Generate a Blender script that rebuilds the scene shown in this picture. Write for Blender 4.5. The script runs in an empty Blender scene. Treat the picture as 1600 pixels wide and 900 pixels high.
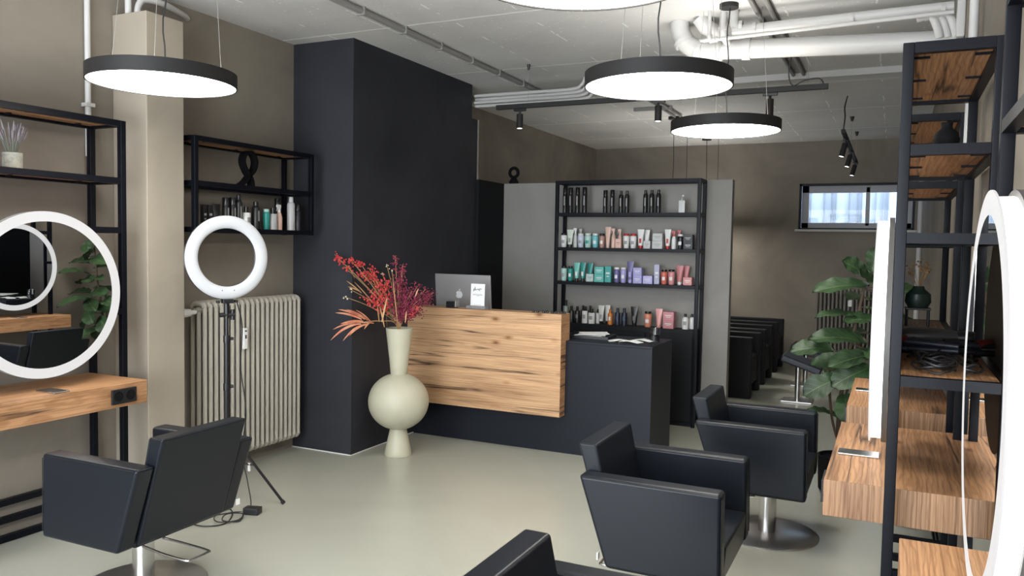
import bpy, bmesh, math, random
from mathutils import Vector, Matrix
random.seed(7)
PI = math.pi
S = bpy.context.scene
C = S.collection

# ------------------------------------------------------------------ camera
cyw, syw = math.cos(0.444893672), math.sin(0.444893672)
cp, sp = math.cos(-0.0531029521), math.sin(-0.0531029521)
cr, sr = math.cos(0.0178552644), math.sin(0.0178552644)
f0 = Vector((-syw, cyw, 0)); r0 = Vector((cyw, syw, 0)); u0 = Vector((0, 0, 1))
f2 = f0 * cp + u0 * sp; u2 = -f0 * sp + u0 * cp
r3 = r0 * cr + u2 * sr; u3 = -r0 * sr + u2 * cr
cd = bpy.data.cameras.new('camera'); cam = bpy.data.objects.new('camera', cd); C.objects.link(cam)
cd.sensor_fit = 'HORIZONTAL'; cd.sensor_width = 36; cd.lens = 1248.861 / 1600 * 36; cd.clip_start = 0.02
cam.matrix_world = Matrix(((r3.x, u3.x, -f2.x, 0), (r3.y, u3.y, -f2.y, 0), (r3.z, u3.z, -f2.z, 1.55), (0, 0, 0, 1)))
S.camera = cam
S.view_settings.view_transform = 'Standard'; S.view_settings.look = 'None'
S.view_settings.exposure = 0.55; S.view_settings.gamma = 1; S.view_settings.use_curve_mapping = False

# ------------------------------------------------------------------ world
W = bpy.data.worlds.new('sky'); S.world = W; W.use_nodes = True
bg = W.node_tree.nodes['Background']; bg.inputs[0].default_value = (0.86, 0.93, 1.0, 1); bg.inputs[1].default_value = 9.0
PENDANT = 14.0      # emission of the pendant diffusers
UPLIGHT = 5.5       # emission of the light line on their tops
RINGLIT = 0.46       # emission of the mirror rings
for nm, loc, rot, sx, sy in (('shopfront_portal', (-1.9, -1.62, 1.45), (-PI / 2, 0, 0), 4.0, 2.6), ('back_window_portal', (-0.48, 11.62, 2.13), (PI / 2, 0, PI), 1.3, 0.6), ('light_well_portal', (-0.6, 12.0, 4.15), 0, 4.0, 1.1)):
    ld = bpy.data.lights.new(nm, 'AREA'); ld.shape = 'RECTANGLE'; ld.size = sx; ld.size_y = sy
    ld.cycles.is_portal = True
    lo = bpy.data.objects.new(nm, ld); C.objects.link(lo); lo.location = loc
    lo.rotation_euler = {'s': (PI / 2, 0, 0), 'b': (-PI / 2, 0, 0), 'l': (0, 0, 0)}[nm[0]]

# ------------------------------------------------------------------ materials
def mat(name, col, rough=0.5, metal=0.0, emit=None, es=0.0, spec=None, trans=0.0, noise=None, bump=None, coat=0.0, ior=None, sheen=0.0):
    m = bpy.data.materials.new(name); m.use_nodes = True
    nt = m.node_tree; b = nt.nodes['Principled BSDF']
    b.inputs['Base Color'].default_value = (*col, 1); b.inputs['Roughness'].default_value = rough; b.inputs['Metallic'].default_value = metal
    if spec is not None: b.inputs['Specular IOR Level'].default_value = spec
    if ior: b.inputs['IOR'].default_value = ior
    b.inputs['Transmission Weight'].default_value = trans; b.inputs['Coat Weight'].default_value = coat
    if emit: b.inputs['Emission Color'].default_value = (*emit, 1); b.inputs['Emission Strength'].default_value = es
    if noise or bump:
        tc = nt.nodes.new('ShaderNodeTexCoord')
    if noise:                       # (scale, colour2, low, high)
        n = nt.nodes.new('ShaderNodeTexNoise'); n.inputs['Scale'].default_value = noise[0]; n.inputs['Detail'].default_value = 6; n.inputs['Roughness'].default_value = 0.6
        n.inputs['Distortion'].default_value = 0.6
        nt.links.new(tc.outputs['Object'], n.inputs['Vector'])
        r = nt.nodes.new('ShaderNodeValToRGB'); r.color_ramp.elements[0].position = noise[2]; r.color_ramp.elements[1].position = noise[3]
        r.color_ramp.elements[0].color = (*col, 1); r.color_ramp.elements[1].color = (*noise[1], 1)
        nt.links.new(n.outputs['Fac'], r.inputs['Fac']); nt.links.new(r.outputs['Color'], b.inputs['Base Color'])
    if bump:                        # (scale, strength, distance)
        n2 = nt.nodes.new('ShaderNodeTexNoise'); n2.inputs['Scale'].default_value = bump[0]; n2.inputs['Detail'].default_value = 5
        nt.links.new(tc.outputs['Object'], n2.inputs['Vector'])
        bp = nt.nodes.new('ShaderNodeBump'); bp.inputs['Strength'].default_value = bump[1]; bp.inputs['Distance'].default_value = bump[2]
        nt.links.new(n2.outputs['Fac'], bp.inputs['Height']); nt.links.new(bp.outputs['Normal'], b.inputs['Normal'])
    return m

def wood(name, axis, base, dark, crack, seed=0.0, wave=0.6):
    """rustic oak: grain runs along axis 0/1/2 of the object's own space"""
    m = bpy.data.materials.new(name); m.use_nodes = True
    nt = m.node_tree; N = nt.nodes.new; L = nt.links.new; b = nt.nodes['Principled BSDF']
    tc = N('ShaderNodeTexCoord')
    def mapped(lo, hi):
        mp = N('ShaderNodeMapping'); s = [hi, hi, hi]; s[axis] = lo
        mp.inputs['Scale'].default_value = s; mp.inputs['Location'].default_value = (seed, seed * 1.7, seed * 0.6)
        L(tc.outputs['Object'], mp.inputs['Vector']); return mp.outputs['Vector']
    def noise(vec, sc, det, dist=0.0, ro=0.55):
        n = N('ShaderNodeTexNoise'); n.inputs['Scale'].default_value = sc; n.inputs['Detail'].default_value = det
        n.inputs['Distortion'].default_value = dist; n.inputs['Roughness'].default_value = ro; L(vec, n.inputs['Vector']); return n.outputs['Fac']
    def ramp(fac, stops):
        r = N('ShaderNodeValToRGB'); e = r.color_ramp.elements
        e[0].position, e[0].color = stops[0][0], (*stops[0][1], 1); e[1].position, e[1].color = stops[-1][0], (*stops[-1][1], 1)
        for p, c in stops[1:-1]:
            k = e.new(p); k.color = (*c, 1)
        L(fac, r.inputs['Fac']); return r.outputs['Color']
    def mix(a, c, fac, mode='MULTIPLY'):
        x = N('ShaderNodeMix'); x.data_type = 'RGBA'; x.blend_type = mode
        if isinstance(fac, float): x.inputs['Factor'].default_value = fac
        else: L(fac, x.inputs['Factor'])
        L(a, x.inputs[6]); L(c, x.inputs[7]); return x.outputs[2]
    g1 = ramp(noise(mapped(0.55, 5.0), 1.6, 8, 1.2), [(0.25, dark), (0.46, base), (0.75, tuple(min(1, v * 1.22) for v in base))])
    g2 = ramp(noise(mapped(0.8, 75.0), 2.4, 4, 0.2, 0.65), [(0.36, (0.50, 0.43, 0.36)), (0.58, (1, 1, 1))])
    col = mix(g1, g2, 0.75)
    # rings around knots
    w = N('ShaderNodeTexWave'); w.wave_type = 'BANDS'; w.bands_direction = 'XYZ'[(axis + 2) % 3] if axis != 2 else 'X'
    w.inputs['Scale'].default_value = 11.0; w.inputs['Distortion'].default_value = 14.0; w.inputs['Detail'].default_value = 3; w.inputs['Detail Scale'].default_value = 0.7
    L(mapped(0.35, 1.6), w.inputs['Vector'])
    col = mix(col, ramp(w.outputs['Fac'], [(0.0, (0.62, 0.54, 0.46)), (0.5, (1, 1, 1))]), wave)
    v = N('ShaderNodeTexVoronoi'); v.inputs['Scale'].default_value = 1.0; v.inputs['Randomness'].default_value = 1.0; L(mapped(2.6, 5.5), v.inputs['Vector'])
    col = mix(col, ramp(v.outputs['Distance'], [(0.03, (0.30, 0.20, 0.13)), (0.07, (0.72, 0.62, 0.52)), (0.14, (1, 1, 1))]), 0.9)
    # long dark cracks
    cr_ = noise(mapped(0.17, 5.0), 1.1, 5, 0.22, 0.5)
    mm = N('ShaderNodeMath'); mm.operation = 'SUBTRACT'; L(cr_, mm.inputs[0]); mm.inputs[1].default_value = 0.5
    ab = N('ShaderNodeMath'); ab.operation = 'ABSOLUTE'; L(mm.outputs[0], ab.inputs[0])
    ck = ramp(ab.outputs[0], [(0.0, (1, 1, 1)), (0.016, (0, 0, 0))])
    msk = ramp(noise(mapped(1.4, 2.2), 1.3, 2), [(0.42, (0, 0, 0)), (0.52, (1, 1, 1))])
    mk = mix(ck, msk, 1.0)
    rgb = N('ShaderNodeRGB'); rgb.outputs[0].default_value = (*crack, 1)
    col = mix(col, rgb.outputs[0], mk, 'MIX')
    L(col, b.inputs['Base Color']); b.inputs['Roughness'].default_value = 0.5; b.inputs['Specular IOR Level'].default_value = 0.35
    bp = N('ShaderNodeBump'); bp.inputs['Strength'].default_value = 0.15; bp.inputs['Distance'].default_value = 0.002
    L(noise(mapped(1.5, 60.0), 2.2, 3), bp.inputs['Height']); L(bp.outputs['Normal'], b.inputs['Normal'])
    return m

M = {}
M['wall'] = mat('taupe_plaster', (0.175, 0.152, 0.127), 0.72, noise=(0.9, (0.265, 0.232, 0.190), 0.35, 0.68), bump=(3.0, 0.12, 0.02), spec=0.3)
M['column'] = mat('beige_plaster', (0.29, 0.252, 0.205), 0.7, noise=(1.1, (0.37, 0.322, 0.258), 0.35, 0.7), bump=(4.0, 0.1, 0.01), spec=0.3)
M['wallgrey'] = mat('grey_plaster', (0.25, 0.236, 0.22), 0.7, noise=(1.3, (0.31, 0.295, 0.275), 0.35, 0.7), bump=(3.0, 0.1, 0.01), spec=0.3)
M['pier'] = mat('anthracite_plaster', (0.025, 0.026, 0.032), 0.55, noise=(1.0, (0.043, 0.044, 0.052), 0.35, 0.7), bump=(2.5, 0.25, 0.03), spec=0.2)
M['black_wall'] = mat('black_paint', (0.008, 0.009, 0.011), 0.75, spec=0.2)
M['darkfloor'] = None
M['desk'] = mat('anthracite_laminate', (0.011, 0.013, 0.019), 0.42, spec=0.22)
M['cab'] = mat('black_laminate', (0.008, 0.009, 0.011), 0.55, spec=0.25)
M['frame'] = mat('black_powder_steel', (0.0035, 0.004, 0.007), 0.40, spec=0.16)
M['oak'] = wood('oak_along_y', 1, (0.48, 0.265, 0.135), (0.25, 0.12, 0.055), (0.05, 0.025, 0.015), 3.1)
M['oakz'] = wood('oak_end_face', 2, (0.40, 0.235, 0.135), (0.25, 0.13, 0.075), (0.06, 0.032, 0.02), 5.3)
M['oakx'] = wood('oak_along_x', 0, (0.62, 0.385, 0.215), (0.40, 0.22, 0.11), (0.06, 0.032, 0.018), 1.4, 0.22)
M['leather'] = mat('black_leather', (0.0075, 0.0095, 0.014), 0.33, spec=0.26, bump=(260.0, 0.10, 0.0015))
M['stitch'] = mat('dark_piping', (0.004, 0.004, 0.005), 0.6)
M['chrome'] = mat('brushed_steel', (0.62, 0.61, 0.60), 0.22, 1.0)
M['chromedark'] = mat('steel_disc', (0.55, 0.54, 0.53), 0.28, 0.9)
M['mirror'] = mat('mirror_glass', (0.86, 0.87, 0.88), 0.0, 1.0)
M['ring'] = mat('lit_acrylic', (0.10, 0.10, 0.11), 0.4, emit=(1, 0.985, 0.96), es=RINGLIT)
M['rim'] = mat('lit_acrylic_rim', (0.9, 0.9, 0.9), 0.4, emit=(1, 0.97, 0.93), es=1.7)
M['mback'] = mat('grey_mirror_back', (0.10, 0.095, 0.09), 0.5)
M['ringlight'] = mat('ring_light_diffuser', (0.42, 0.43, 0.45), 0.35, emit=(1, 1, 1), es=0.10)
M['diffuser'] = mat('pendant_diffuser', (0.9, 0.9, 0.9), 0.5, emit=(1, 0.965, 0.90), es=PENDANT)
M['uplight'] = mat('pendant_uplight', (0.9, 0.9, 0.9), 0.5, emit=(1, 0.965, 0.90), es=UPLIGHT)
M['lampblack'] = mat('lamp_black', (0.018, 0.017, 0.017), 0.55, spec=0.3)
M['spotlit'] = mat('spot_bulb', (0.9, 0.9, 0.9), 0.5, emit=(1, 0.95, 0.85), es=8)
M['pipe'] = mat('white_painted_pipe', (0.54, 0.53, 0.515), 0.4)
M['conduit'] = mat('grey_white_conduit', (0.24, 0.235, 0.225), 0.5)
M['radiator'] = mat('cream_radiator', (0.43, 0.40, 0.34), 0.35)
M['radiator2'] = mat('taupe_radiator', (0.20, 0.185, 0.165), 0.45)
M['white'] = mat('white_plastic', (0.78, 0.78, 0.76), 0.4)
M['paper'] = mat('white_paper', (0.86, 0.86, 0.85), 0.8)
M['black'] = mat('black_plastic', (0.010, 0.010, 0.012), 0.35)
M['matt'] = mat('matt_black_ceramic', (0.006, 0.006, 0.007), 0.7, spec=0.1)
M['cable'] = mat('black_cable', (0.010, 0.010, 0.011), 0.5)
M['wire'] = mat('thin_steel_wire', (0.35, 0.34, 0.33), 0.4, 0.6)
M['vase'] = mat('sage_cream_ceramic', (0.50, 0.48, 0.365), 0.42, noise=(2.0, (0.46, 0.44, 0.33), 0.4, 0.7))
M['silver'] = mat('aluminium', (0.42, 0.41, 0.41), 0.4, 0.35)
M['logo'] = mat('polished_logo', (0.85, 0.86, 0.88), 0.35, 0.0)
M['concrete'] = mat('grey_concrete', (0.20, 0.20, 0.20), 0.8, noise=(30, (0.27, 0.27, 0.27), 0.4, 0.7))
M['pot'] = mat('speckled_stone_pot', (0.30, 0.30, 0.25), 0.85, noise=(60, (0.22, 0.22, 0.20), 0.45, 0.6))
M['lav'] = mat('lavender_stem', (0.14, 0.15, 0.125), 0.9)
M['lavf'] = mat('lavender_flower', (0.20, 0.175, 0.195), 0.9)
M['frameg'] = mat('window_grey', (0.30, 0.30, 0.32), 0.4)
M['sill'] = mat('window_sill', (0.5, 0.48, 0.45), 0.5)
M['facade'] = mat('pale_blue_cladding', (0.30, 0.38, 0.50), 0.6, emit=None)
M['seam'] = mat('cladding_seam', (0.12, 0.15, 0.20), 0.6)
M['bark'] = mat('brown_bark', (0.075, 0.05, 0.03), 0.85)
M['stemg'] = mat('dry_stem', (0.36, 0.22, 0.10), 0.8)
M['berry'] = mat('red_berry', (0.52, 0.022, 0.035), 0.35, noise=(40, (0.72, 0.10, 0.08), 0.45, 0.6))
M['plume'] = mat('burgundy_plume', (0.15, 0.012, 0.035), 0.8, noise=(25, (0.36, 0.04, 0.10), 0.4, 0.65))
M['frond'] = mat('salmon_frond', (0.50, 0.14, 0.08), 0.6, noise=(14, (0.60, 0.27, 0.15), 0.4, 0.6))
M['creamf'] = mat('cream_blossom', (0.75, 0.68, 0.50), 0.8)
M['screenblack'] = mat('screen_black', (0.006, 0.006, 0.007), 0.12)
M['red'] = mat('red_plastic', (0.16, 0.02, 0.012), 0.4)
M['navy'] = mat('navy_leather', (0.012, 0.014, 0.024), 0.45)
M['dgreen'] = mat('dark_green_glaze', (0.012, 0.028, 0.022), 0.4)
M['greyplastic'] = mat('dark_grey_plastic', (0.055, 0.053, 0.052), 0.4)
M['amber'] = mat('dried_amber', (0.30, 0.18, 0.08), 0.8)
M['ink'] = mat('ink', (0.03, 0.03, 0.04), 0.6)
M['clearglass'] = mat('clear_glass', (0.95, 0.96, 0.96), 0.02, trans=1.0, ior=1.45)
def pane_mat():
    m = bpy.data.materials.new('window_pane'); m.use_nodes = True; nt = m.node_tree; nt.nodes.remove(nt.nodes['Principled BSDF'])
    o = nt.nodes['Material Output']; t = nt.nodes.new('ShaderNodeBsdfTransparent'); g = nt.nodes.new('ShaderNodeBsdfGlossy'); g.inputs['Roughness'].default_value = 0.02
    x = nt.nodes.new('ShaderNodeMixShader'); x.inputs[0].default_value = 0.012
    nt.links.new(t.outputs[0], x.inputs[1]); nt.links.new(g.outputs[0], x.inputs[2]); nt.links.new(x.outputs[0], o.inputs[0]); return m
M['pane'] = pane_mat()

def floor_mat():
    m = mat('poured_sage_floor', (0.385, 0.385, 0.325), 0.27, noise=(0.7, (0.43, 0.43, 0.37), 0.35, 0.65), bump=(1.2, 0.06, 0.02), spec=0.5)
    return m
M['floor'] = floor_mat()

def ceiling_mat():
    m = bpy.data.materials.new('painted_concrete_ceiling'); m.use_nodes = True
    nt = m.node_tree; N = nt.nodes.new; L = nt.links.new; b = nt.nodes['Principled BSDF']; b.inputs['Roughness'].default_value = 0.7; b.inputs['Specular IOR Level'].default_value = 0.3
    tc = N('ShaderNodeTexCoord'); sx = N('ShaderNodeSeparateXYZ'); L(tc.outputs['Object'], sx.inputs[0])
    n = N('ShaderNodeTexNoise'); n.inputs['Scale'].default_value = 1.3; n.inputs['Detail'].default_value = 8; L(tc.outputs['Object'], n.inputs['Vector'])
    r = N('ShaderNodeValToRGB'); r.color_ramp.elements[0].position = .3; r.color_ramp.elements[1].position = .7
    r.color_ramp.elements[0].color = (0.58, 0.575, 0.565, 1); r.color_ramp.elements[1].color = (0.70, 0.695, 0.68, 1); L(n.outputs['Fac'], r.inputs['Fac'])
    def math_(op, a, bb=None):
        k = N('ShaderNodeMath'); k.operation = op
        for i, v in enumerate((a, bb)):
            if v is None: continue
            if isinstance(v, (int, float)): k.inputs[i].default_value = v
            else: L(v, k.inputs[i])
        return k.outputs[0]
    wob = N('ShaderNodeTexNoise'); wob.inputs['Scale'].default_value = 4.0; wob.inputs['Detail'].default_value = 4; L(tc.outputs['Object'], wob.inputs['Vector'])
    wv = math_('MULTIPLY', math_('SUBTRACT', wob.outputs['Fac'], 0.5), 0.03)
    def lines(coord, period, off, width):
        t = math_('ADD', coord, wv); t = math_('SUBTRACT', t, off); t = math_('DIVIDE', t, period); t = math_('FRACT', t)
        t = math_('ABSOLUTE', math_('SUBTRACT', t, 0.5)); return math_('LESS_THAN', t, width / period)
    ly = lines(sx.outputs['Y'], 1.43, 4.57 - 0.715, 0.011)          # board joints across the room
    lx = lines(sx.outputs['X'], 0.50, 0.10, 0.006)                  # board joints along the room
    pn = N('ShaderNodeTexNoise'); pn.inputs['Scale'].default_value = 5.0; pn.inputs['Detail'].default_value = 5; L(tc.outputs['Object'], pn.inputs['Vector'])
    lxm = math_('MULTIPLY', lx, math_('GREATER_THAN', pn.outputs['Fac'], 0.52))
    sm = N('ShaderNodeTexNoise'); sm.inputs['Scale'].default_value = 38.0; sm.inputs['Detail'].default_value = 3; L(tc.outputs['Object'], sm.inputs['Vector'])
    fl = math_('MULTIPLY', math_('GREATER_THAN', sm.outputs['Fac'], 0.665), math_('GREATER_THAN', pn.outputs['Fac'], 0.50))
    k = math_('MAXIMUM', math_('MAXIMUM', ly, lxm), fl)
    x = N('ShaderNodeMix'); x.data_type = 'RGBA'; L(math_('MULTIPLY', k, 0.95), x.inputs['Factor']); L(r.outputs['Color'], x.inputs[6]); x.inputs[7].default_value = (0.95, 0.945, 0.93, 1)
    L(x.outputs[2], b.inputs['Base Color'])
    bp = N('ShaderNodeBump'); bp.inputs['Strength'].default_value = 0.5; bp.inputs['Distance'].default_value = 0.012
    L(math_('ADD', pn.outputs['Fac'], k), bp.inputs['Height']); L(bp.outputs['Normal'], b.inputs['Normal'])
    return m
M['ceiling'] = ceiling_mat()

def leaf_mat():
    m = bpy.data.materials.new('fig_leaf'); m.use_nodes = True
    nt = m.node_tree; N = nt.nodes.new; L = nt.links.new; b = nt.nodes['Principled BSDF']; b.inputs['Roughness'].default_value = 0.5
    uv = N('ShaderNodeUVMap'); sx = N('ShaderNodeSeparateXYZ'); L(uv.outputs[0], sx.inputs[0])
    def math_(op, a, bb=None):
        k = N('ShaderNodeMath'); k.operation = op
        for i, v in enumerate((a, bb)):
            if v is None: continue
            if isinstance(v, (int, float)): k.inputs[i].default_value = v
            else: L(v, k.inputs[i])
        return k.outputs[0]
    a = math_('ABSOLUTE', math_('SUBTRACT', sx.outputs['Y'], 0.5))
    mid = math_('LESS_THAN', a, 0.014)
    side = math_('FRACT', math_('MULTIPLY', math_('SUBTRACT', sx.outputs['X'], math_('MULTIPLY', a, 0.55)), 7.0))
    sv = math_('LESS_THAN', side, 0.07)
    v = math_('MAXIMUM', mid, math_('MULTIPLY', sv, 0.55))
    tc = N('ShaderNodeTexCoord'); n = N('ShaderNodeTexNoise'); n.inputs['Scale'].default_value = 7; L(tc.outputs['Object'], n.inputs['Vector'])
    r = N('ShaderNodeValToRGB'); r.color_ramp.elements[0].color = (0.010, 0.026, 0.009, 1); r.color_ramp.elements[1].color = (0.030, 0.068, 0.022, 1)
    r.color_ramp.elements[0].position = .35; r.color_ramp.elements[1].position = .65; L(n.outputs['Fac'], r.inputs['Fac'])
    x = N('ShaderNodeMix'); x.data_type = 'RGBA'; L(v, x.inputs['Factor']); L(r.outputs['Color'], x.inputs[6]); x.inputs[7].default_value = (0.10, 0.15, 0.06, 1)
    L(x.outputs[2], b.inputs['Base Color']); return m
M['leaf'] = leaf_mat()
PM = {}
def pcol(c, rough=0.35):
    k = (tuple(c), rough)
    if k not in PM: PM[k] = mat('plastic_%d' % len(PM), c, rough)
    return PM[k]

# ------------------------------------------------------------------ mesh helpers
def nb(): return bmesh.new()
def box(bm, x0, x1, y0, y1, z0, z1):
    v = [bm.verts.new((x, y, z)) for z in (z0, z1) for y in (y0, y1) for x in (x0, x1)]
    for f in ((0, 2, 3, 1), (4, 5, 7, 6), (0, 1, 5, 4), (2, 6, 7, 3), (0, 4, 6, 2), (1, 3, 7, 5)): bm.faces.new([v[i] for i in f])
    return v
def prism(bm, poly, a0, a1, axis=1):
    """poly of (u,v): axis=1 -> (x,z) extruded along y; axis=0 -> (y,z) along x; axis=2 -> (x,y) along z"""
    def P(u, v, a): return (u, a, v) if axis == 1 else ((a, u, v) if axis == 0 else (u, v, a))
    A = [bm.verts.new(P(u, v, a0)) for u, v in poly]; B = [bm.verts.new(P(u, v, a1)) for u, v in poly]
    n = len(poly); bm.faces.new(A); bm.faces.new(B[::-1])
    for i in range(n): bm.faces.new((A[i], B[i], B[(i + 1) % n], A[(i + 1) % n]))
def lathe(bm, prof, cx=0, cy=0, n=32, cz=0):
    rings = []
    for r, z in prof:
        if r < 1e-5: rings.append([bm.verts.new((cx, cy, cz + z))])
        else: rings.append([bm.verts.new((cx + r * math.cos(2 * PI * i / n), cy + r * math.sin(2 * PI * i / n), cz + z)) for i in range(n)])
    for a, b in zip(rings, rings[1:]):
        for i in range(n):
            j = (i + 1) % n
            if len(a) == 1 and len(b) == 1: continue
            if len(a) == 1: bm.faces.new((a[0], b[i], b[j]))
            elif len(b) == 1: bm.faces.new((a[i], a[j], b[0]))
            else: bm.faces.new((a[i], a[j], b[j], b[i]))
    if prof[0] == prof[-1]: bmesh.ops.remove_doubles(bm, verts=rings[0] + rings[-1], dist=1e-6); return
    if len(rings[0]) > 1: bm.faces.new(rings[0][::-1])
    if len(rings[-1]) > 1: bm.faces.new(rings[-1])
def tube(bm, pts, r, n=8, closed=False):
    pts = [Vector(p) for p in pts]; k = len(pts)
    rr = r if isinstance(r, (list, tuple)) else [r] * k
    T = []
    for i in range(k):
        a = pts[(i - 1) % k] if closed or i > 0 else pts[i]; b = pts[(i + 1) % k] if closed or i < k - 1 else pts[i]
        t = b - a; T.append(t.normalized() if t.length > 1e-9 else Vector((0, 0, 1)))
    up = Vector((0, 0, 1)) if abs(T[0].z) < 0.9 else Vector((1, 0, 0))
    nrm = (up - T[0] * up.dot(T[0])).normalized(); rings = []
    for i in range(k):
        nrm = (nrm - T[i] * nrm.dot(T[i])); nrm = nrm.normalized() if nrm.length > 1e-6 else T[i].orthogonal().normalized()
        bn = T[i].cross(nrm)
        rings.append([bm.verts.new(pts[i] + (nrm * math.cos(2 * PI * j / n) + bn * math.sin(2 * PI * j / n)) * rr[i]) for j in range(n)])
    m = k if closed else k - 1
    for i in range(m):
        a, b = rings[i], rings[(i + 1) % k]
        for j in range(n): bm.faces.new((a[j], a[(j + 1) % n], b[(j + 1) % n], b[j]))
    if not closed: bm.faces.new(rings[0][::-1]); bm.faces.new(rings[-1])
def curve(pts, n=6):
    """Catmull-Rom through pts"""
    P = [Vector(p) for p in pts]; P = [P[0]] + P + [P[-1]]; out = []
    for i in range(1, len(P) - 2):
        for k in range(n):
            t = k / n; a, b, c, d = P[i - 1], P[i], P[i + 1], P[i + 2]
            out.append(0.5 * ((2 * b) + (c - a) * t + (2 * a - 5 * b + 4 * c - d) * t * t + (3 * b - a - 3 * c + d) * t ** 3))
    out.append(P[-2]); return out
def ball(bm, c, r, u=8, v=6):
    bmesh.ops.create_uvsphere(bm, u_segments=u, v_segments=v, radius=r, matrix=Matrix.Translation(c))
def ico(bm, c, r): bmesh.ops.create_icosphere(bm, subdivisions=1, radius=r, matrix=Matrix.Translation(c))
def obj(name, bm, m, parent=None, loc=None, rot=None, bev=0, smooth=False, seg=2, label=None):
    bmesh.ops.recalc_face_normals(bm, faces=bm.faces)
    me = bpy.data.meshes.new(name); bm.to_mesh(me); bm.free(); me.materials.append(m)
    o = bpy.data.objects.new(name, me); C.objects.link(o)
    if parent: o.parent = parent
    if loc is not None: o.location = loc
    if rot is not None: o.rotation_euler = rot
    if bev:
        md = o.modifiers.new('bevel', 'BEVEL'); md.width = bev; md.segments = seg; md.limit_method = 'ANGLE'; md.angle_limit = 0.6
        wn = o.modifiers.new('wn', 'WEIGHTED_NORMAL'); wn.keep_sharp = False
        smooth = True
    if smooth:
        for p in me.polygons: p.use_smooth = True
        if not bev:
            try: me.set_sharp_from_angle(angle=0.7)
            except Exception: pass
    if label: o['label'] = label
    return o
def end_grain(o, m, axis):
    o.data.materials.append(m)
    for p in o.data.polygons:
        if abs(p.normal[axis]) > .9: p.material_index = 1
def tag(o, label, cat, group=None, kind=None):
    o['label'] = label; o['category'] = cat
    if group: o['group'] = group
    if kind: o['kind'] = kind
    return o
def thing(name, label, cat, loc=(0, 0, 0), rz=0, group=None):
    o = bpy.data.objects.new(name, None); C.objects.link(o); o.location = loc; o.rotation_euler = (0, 0, rz); o.empty_display_size = 0.05
    return tag(o, label, cat, group)
def struct(name, bm, m, parent=None, **k):
    o = obj(name, bm, m, parent, **k); o['kind'] = 'structure'; return o
def copy_tree(o, parent=None):
    c = o.copy(); C.objects.link(c)
    if parent: c.parent = parent
    for ch in list(o.children): copy_tree(ch, c)
    return c

# ------------------------------------------------------------------ the room
XL, XR, YB, YF, H = -4.056, 0.30, 11.344, -1.6, 3.0
XR2 = 0.56
b = nb(); box(b, XL - .1, XR2 + .1, YF - .1, YB + .1, -0.1, 0); struct('floor', b, M['floor'])
b = nb(); box(b, XL - .1, XR2 + .1, YF - .1, YB + .1, H, H + .12); struct('ceiling', b, M['ceiling'])
b = nb(); box(b, XL - .15, XL, YF, YB + .3, 0, H); struct('wall_left', b, M['wall'])
b = nb(); box(b, XR, XR2 + .15, 2.45, YB + .3, 0, H); struct('wall_right', b, M['wall'])
b = nb(); box(b, XR2, XR2 + .15, YF, 2.45, 0, H); struct('wall_right_near', b, M['wall'])
# back wall with the window opening
wx0, wx1, wz0, wz1 = -1.175, 0.215, 1.835, 2.44
b = nb()
for a in ((XL, wx0, 0, H), (wx1, XR, 0, H), (wx0, wx1, 0, wz0), (wx0, wx1, wz1, H)): box(b, a[0], a[1], YB, YB + .3, a[2], a[3])
struct('wall_back', b, M['wall'])
# front wall: a shopfront behind the camera
b = nb()
for a in ((XL, -3.9, 0, H), (0.1, XR2, 0, H), (-3.9, 0.1, 0, 0.12), (-3.9, 0.1, 2.78, H)): box(b, a[0], a[1], YF - .15, YF, a[2], a[3])
struct('wall_front', b, M['wall'])
b = nb()
for x in (-3.9, -2.6, -1.3, 0.04): box(b, x, x + .06, YF - .1, YF - .04, .12, 2.78)
for z in (.12, 2.72): box(b, -3.9, .1, YF - .1, YF - .04, z, z + .06)
struct('window_2', b, M['frameg'])
# dark pier, column, partition, dark side wall
b = nb(); box(b, XL, -3.515, 4.694, 6.46, 0, H); box(b, XL, -3.515, 6.46, 6.57, 0, 2.70); struct('wall_pier', b, M['pier'])
b = nb(); box(b, XL, -3.783, 3.171, 3.431, 0, 2.815); struct('wall_column', b, M['column'], bev=.006)
b = nb(); box(b, -3.49, -1.286, 7.10, 7.20, 0, 2.155); struct('wall_partition', b, M['wallgrey'])
b = nb(); box(b, -3.56, -3.49, 6.57, 7.20, 0, 2.155); struct('wall_divider', b, M['black_wall'])
b = nb(); box(b, XL, -3.515 + .003, 4.690, 4.694, 0, .006); box(b, -3.515, -3.511, 4.69, 6.5, 0, .006); struct('trim_1', b, M['white'])
# small taupe step behind the dark pier, top
b = nb(); box(b, XL, -3.50, 6.571, 6.60, 2.155, 2.70); 
struct('trim_2', b, M['wall'])
# white beam across the ceiling
b = nb(); box(b, XL, XR, 6.96, 7.06, H - .05, H); struct('ceiling_beam', b, M['pipe'])
# back window
wf = thing('window_1', 'x', 'window'); del wf['label']; del wf['category']; wf['kind'] = 'structure'
b = nb(); d0, d1 = YB - .012, YB + .03
for a in ((wx0, wx1, wz1 - .03, wz1), (wx0, wx1, wz0, wz0 + .02), (wx0, wx0 + .03, wz0, wz1), (wx1 - .03, wx1, wz0, wz1)): box(b, a[0], a[1], d0, d1, a[2], a[3])
struct('window_reveal', b, M['frame'], wf)
b = nb(); e0, e1 = YB + .05, YB + .10
for a in ((wx0 + .03, wx1 - .03, wz1 - .12, wz1 - .02), (wx0 + .03, wx1 - .03, wz0 + .01, wz0 + .09), (wx0 + .03, wx0 + .12, wz0, wz1), (wx1 - .12, wx1 - .03, wz0, wz1), (-.36, -.31, wz0 + .05, wz1 - .05)): box(b, a[0], a[1], e0, e1, a[2], a[3])
struct('window_frame', b, M['frameg'], wf, bev=.004)
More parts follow.
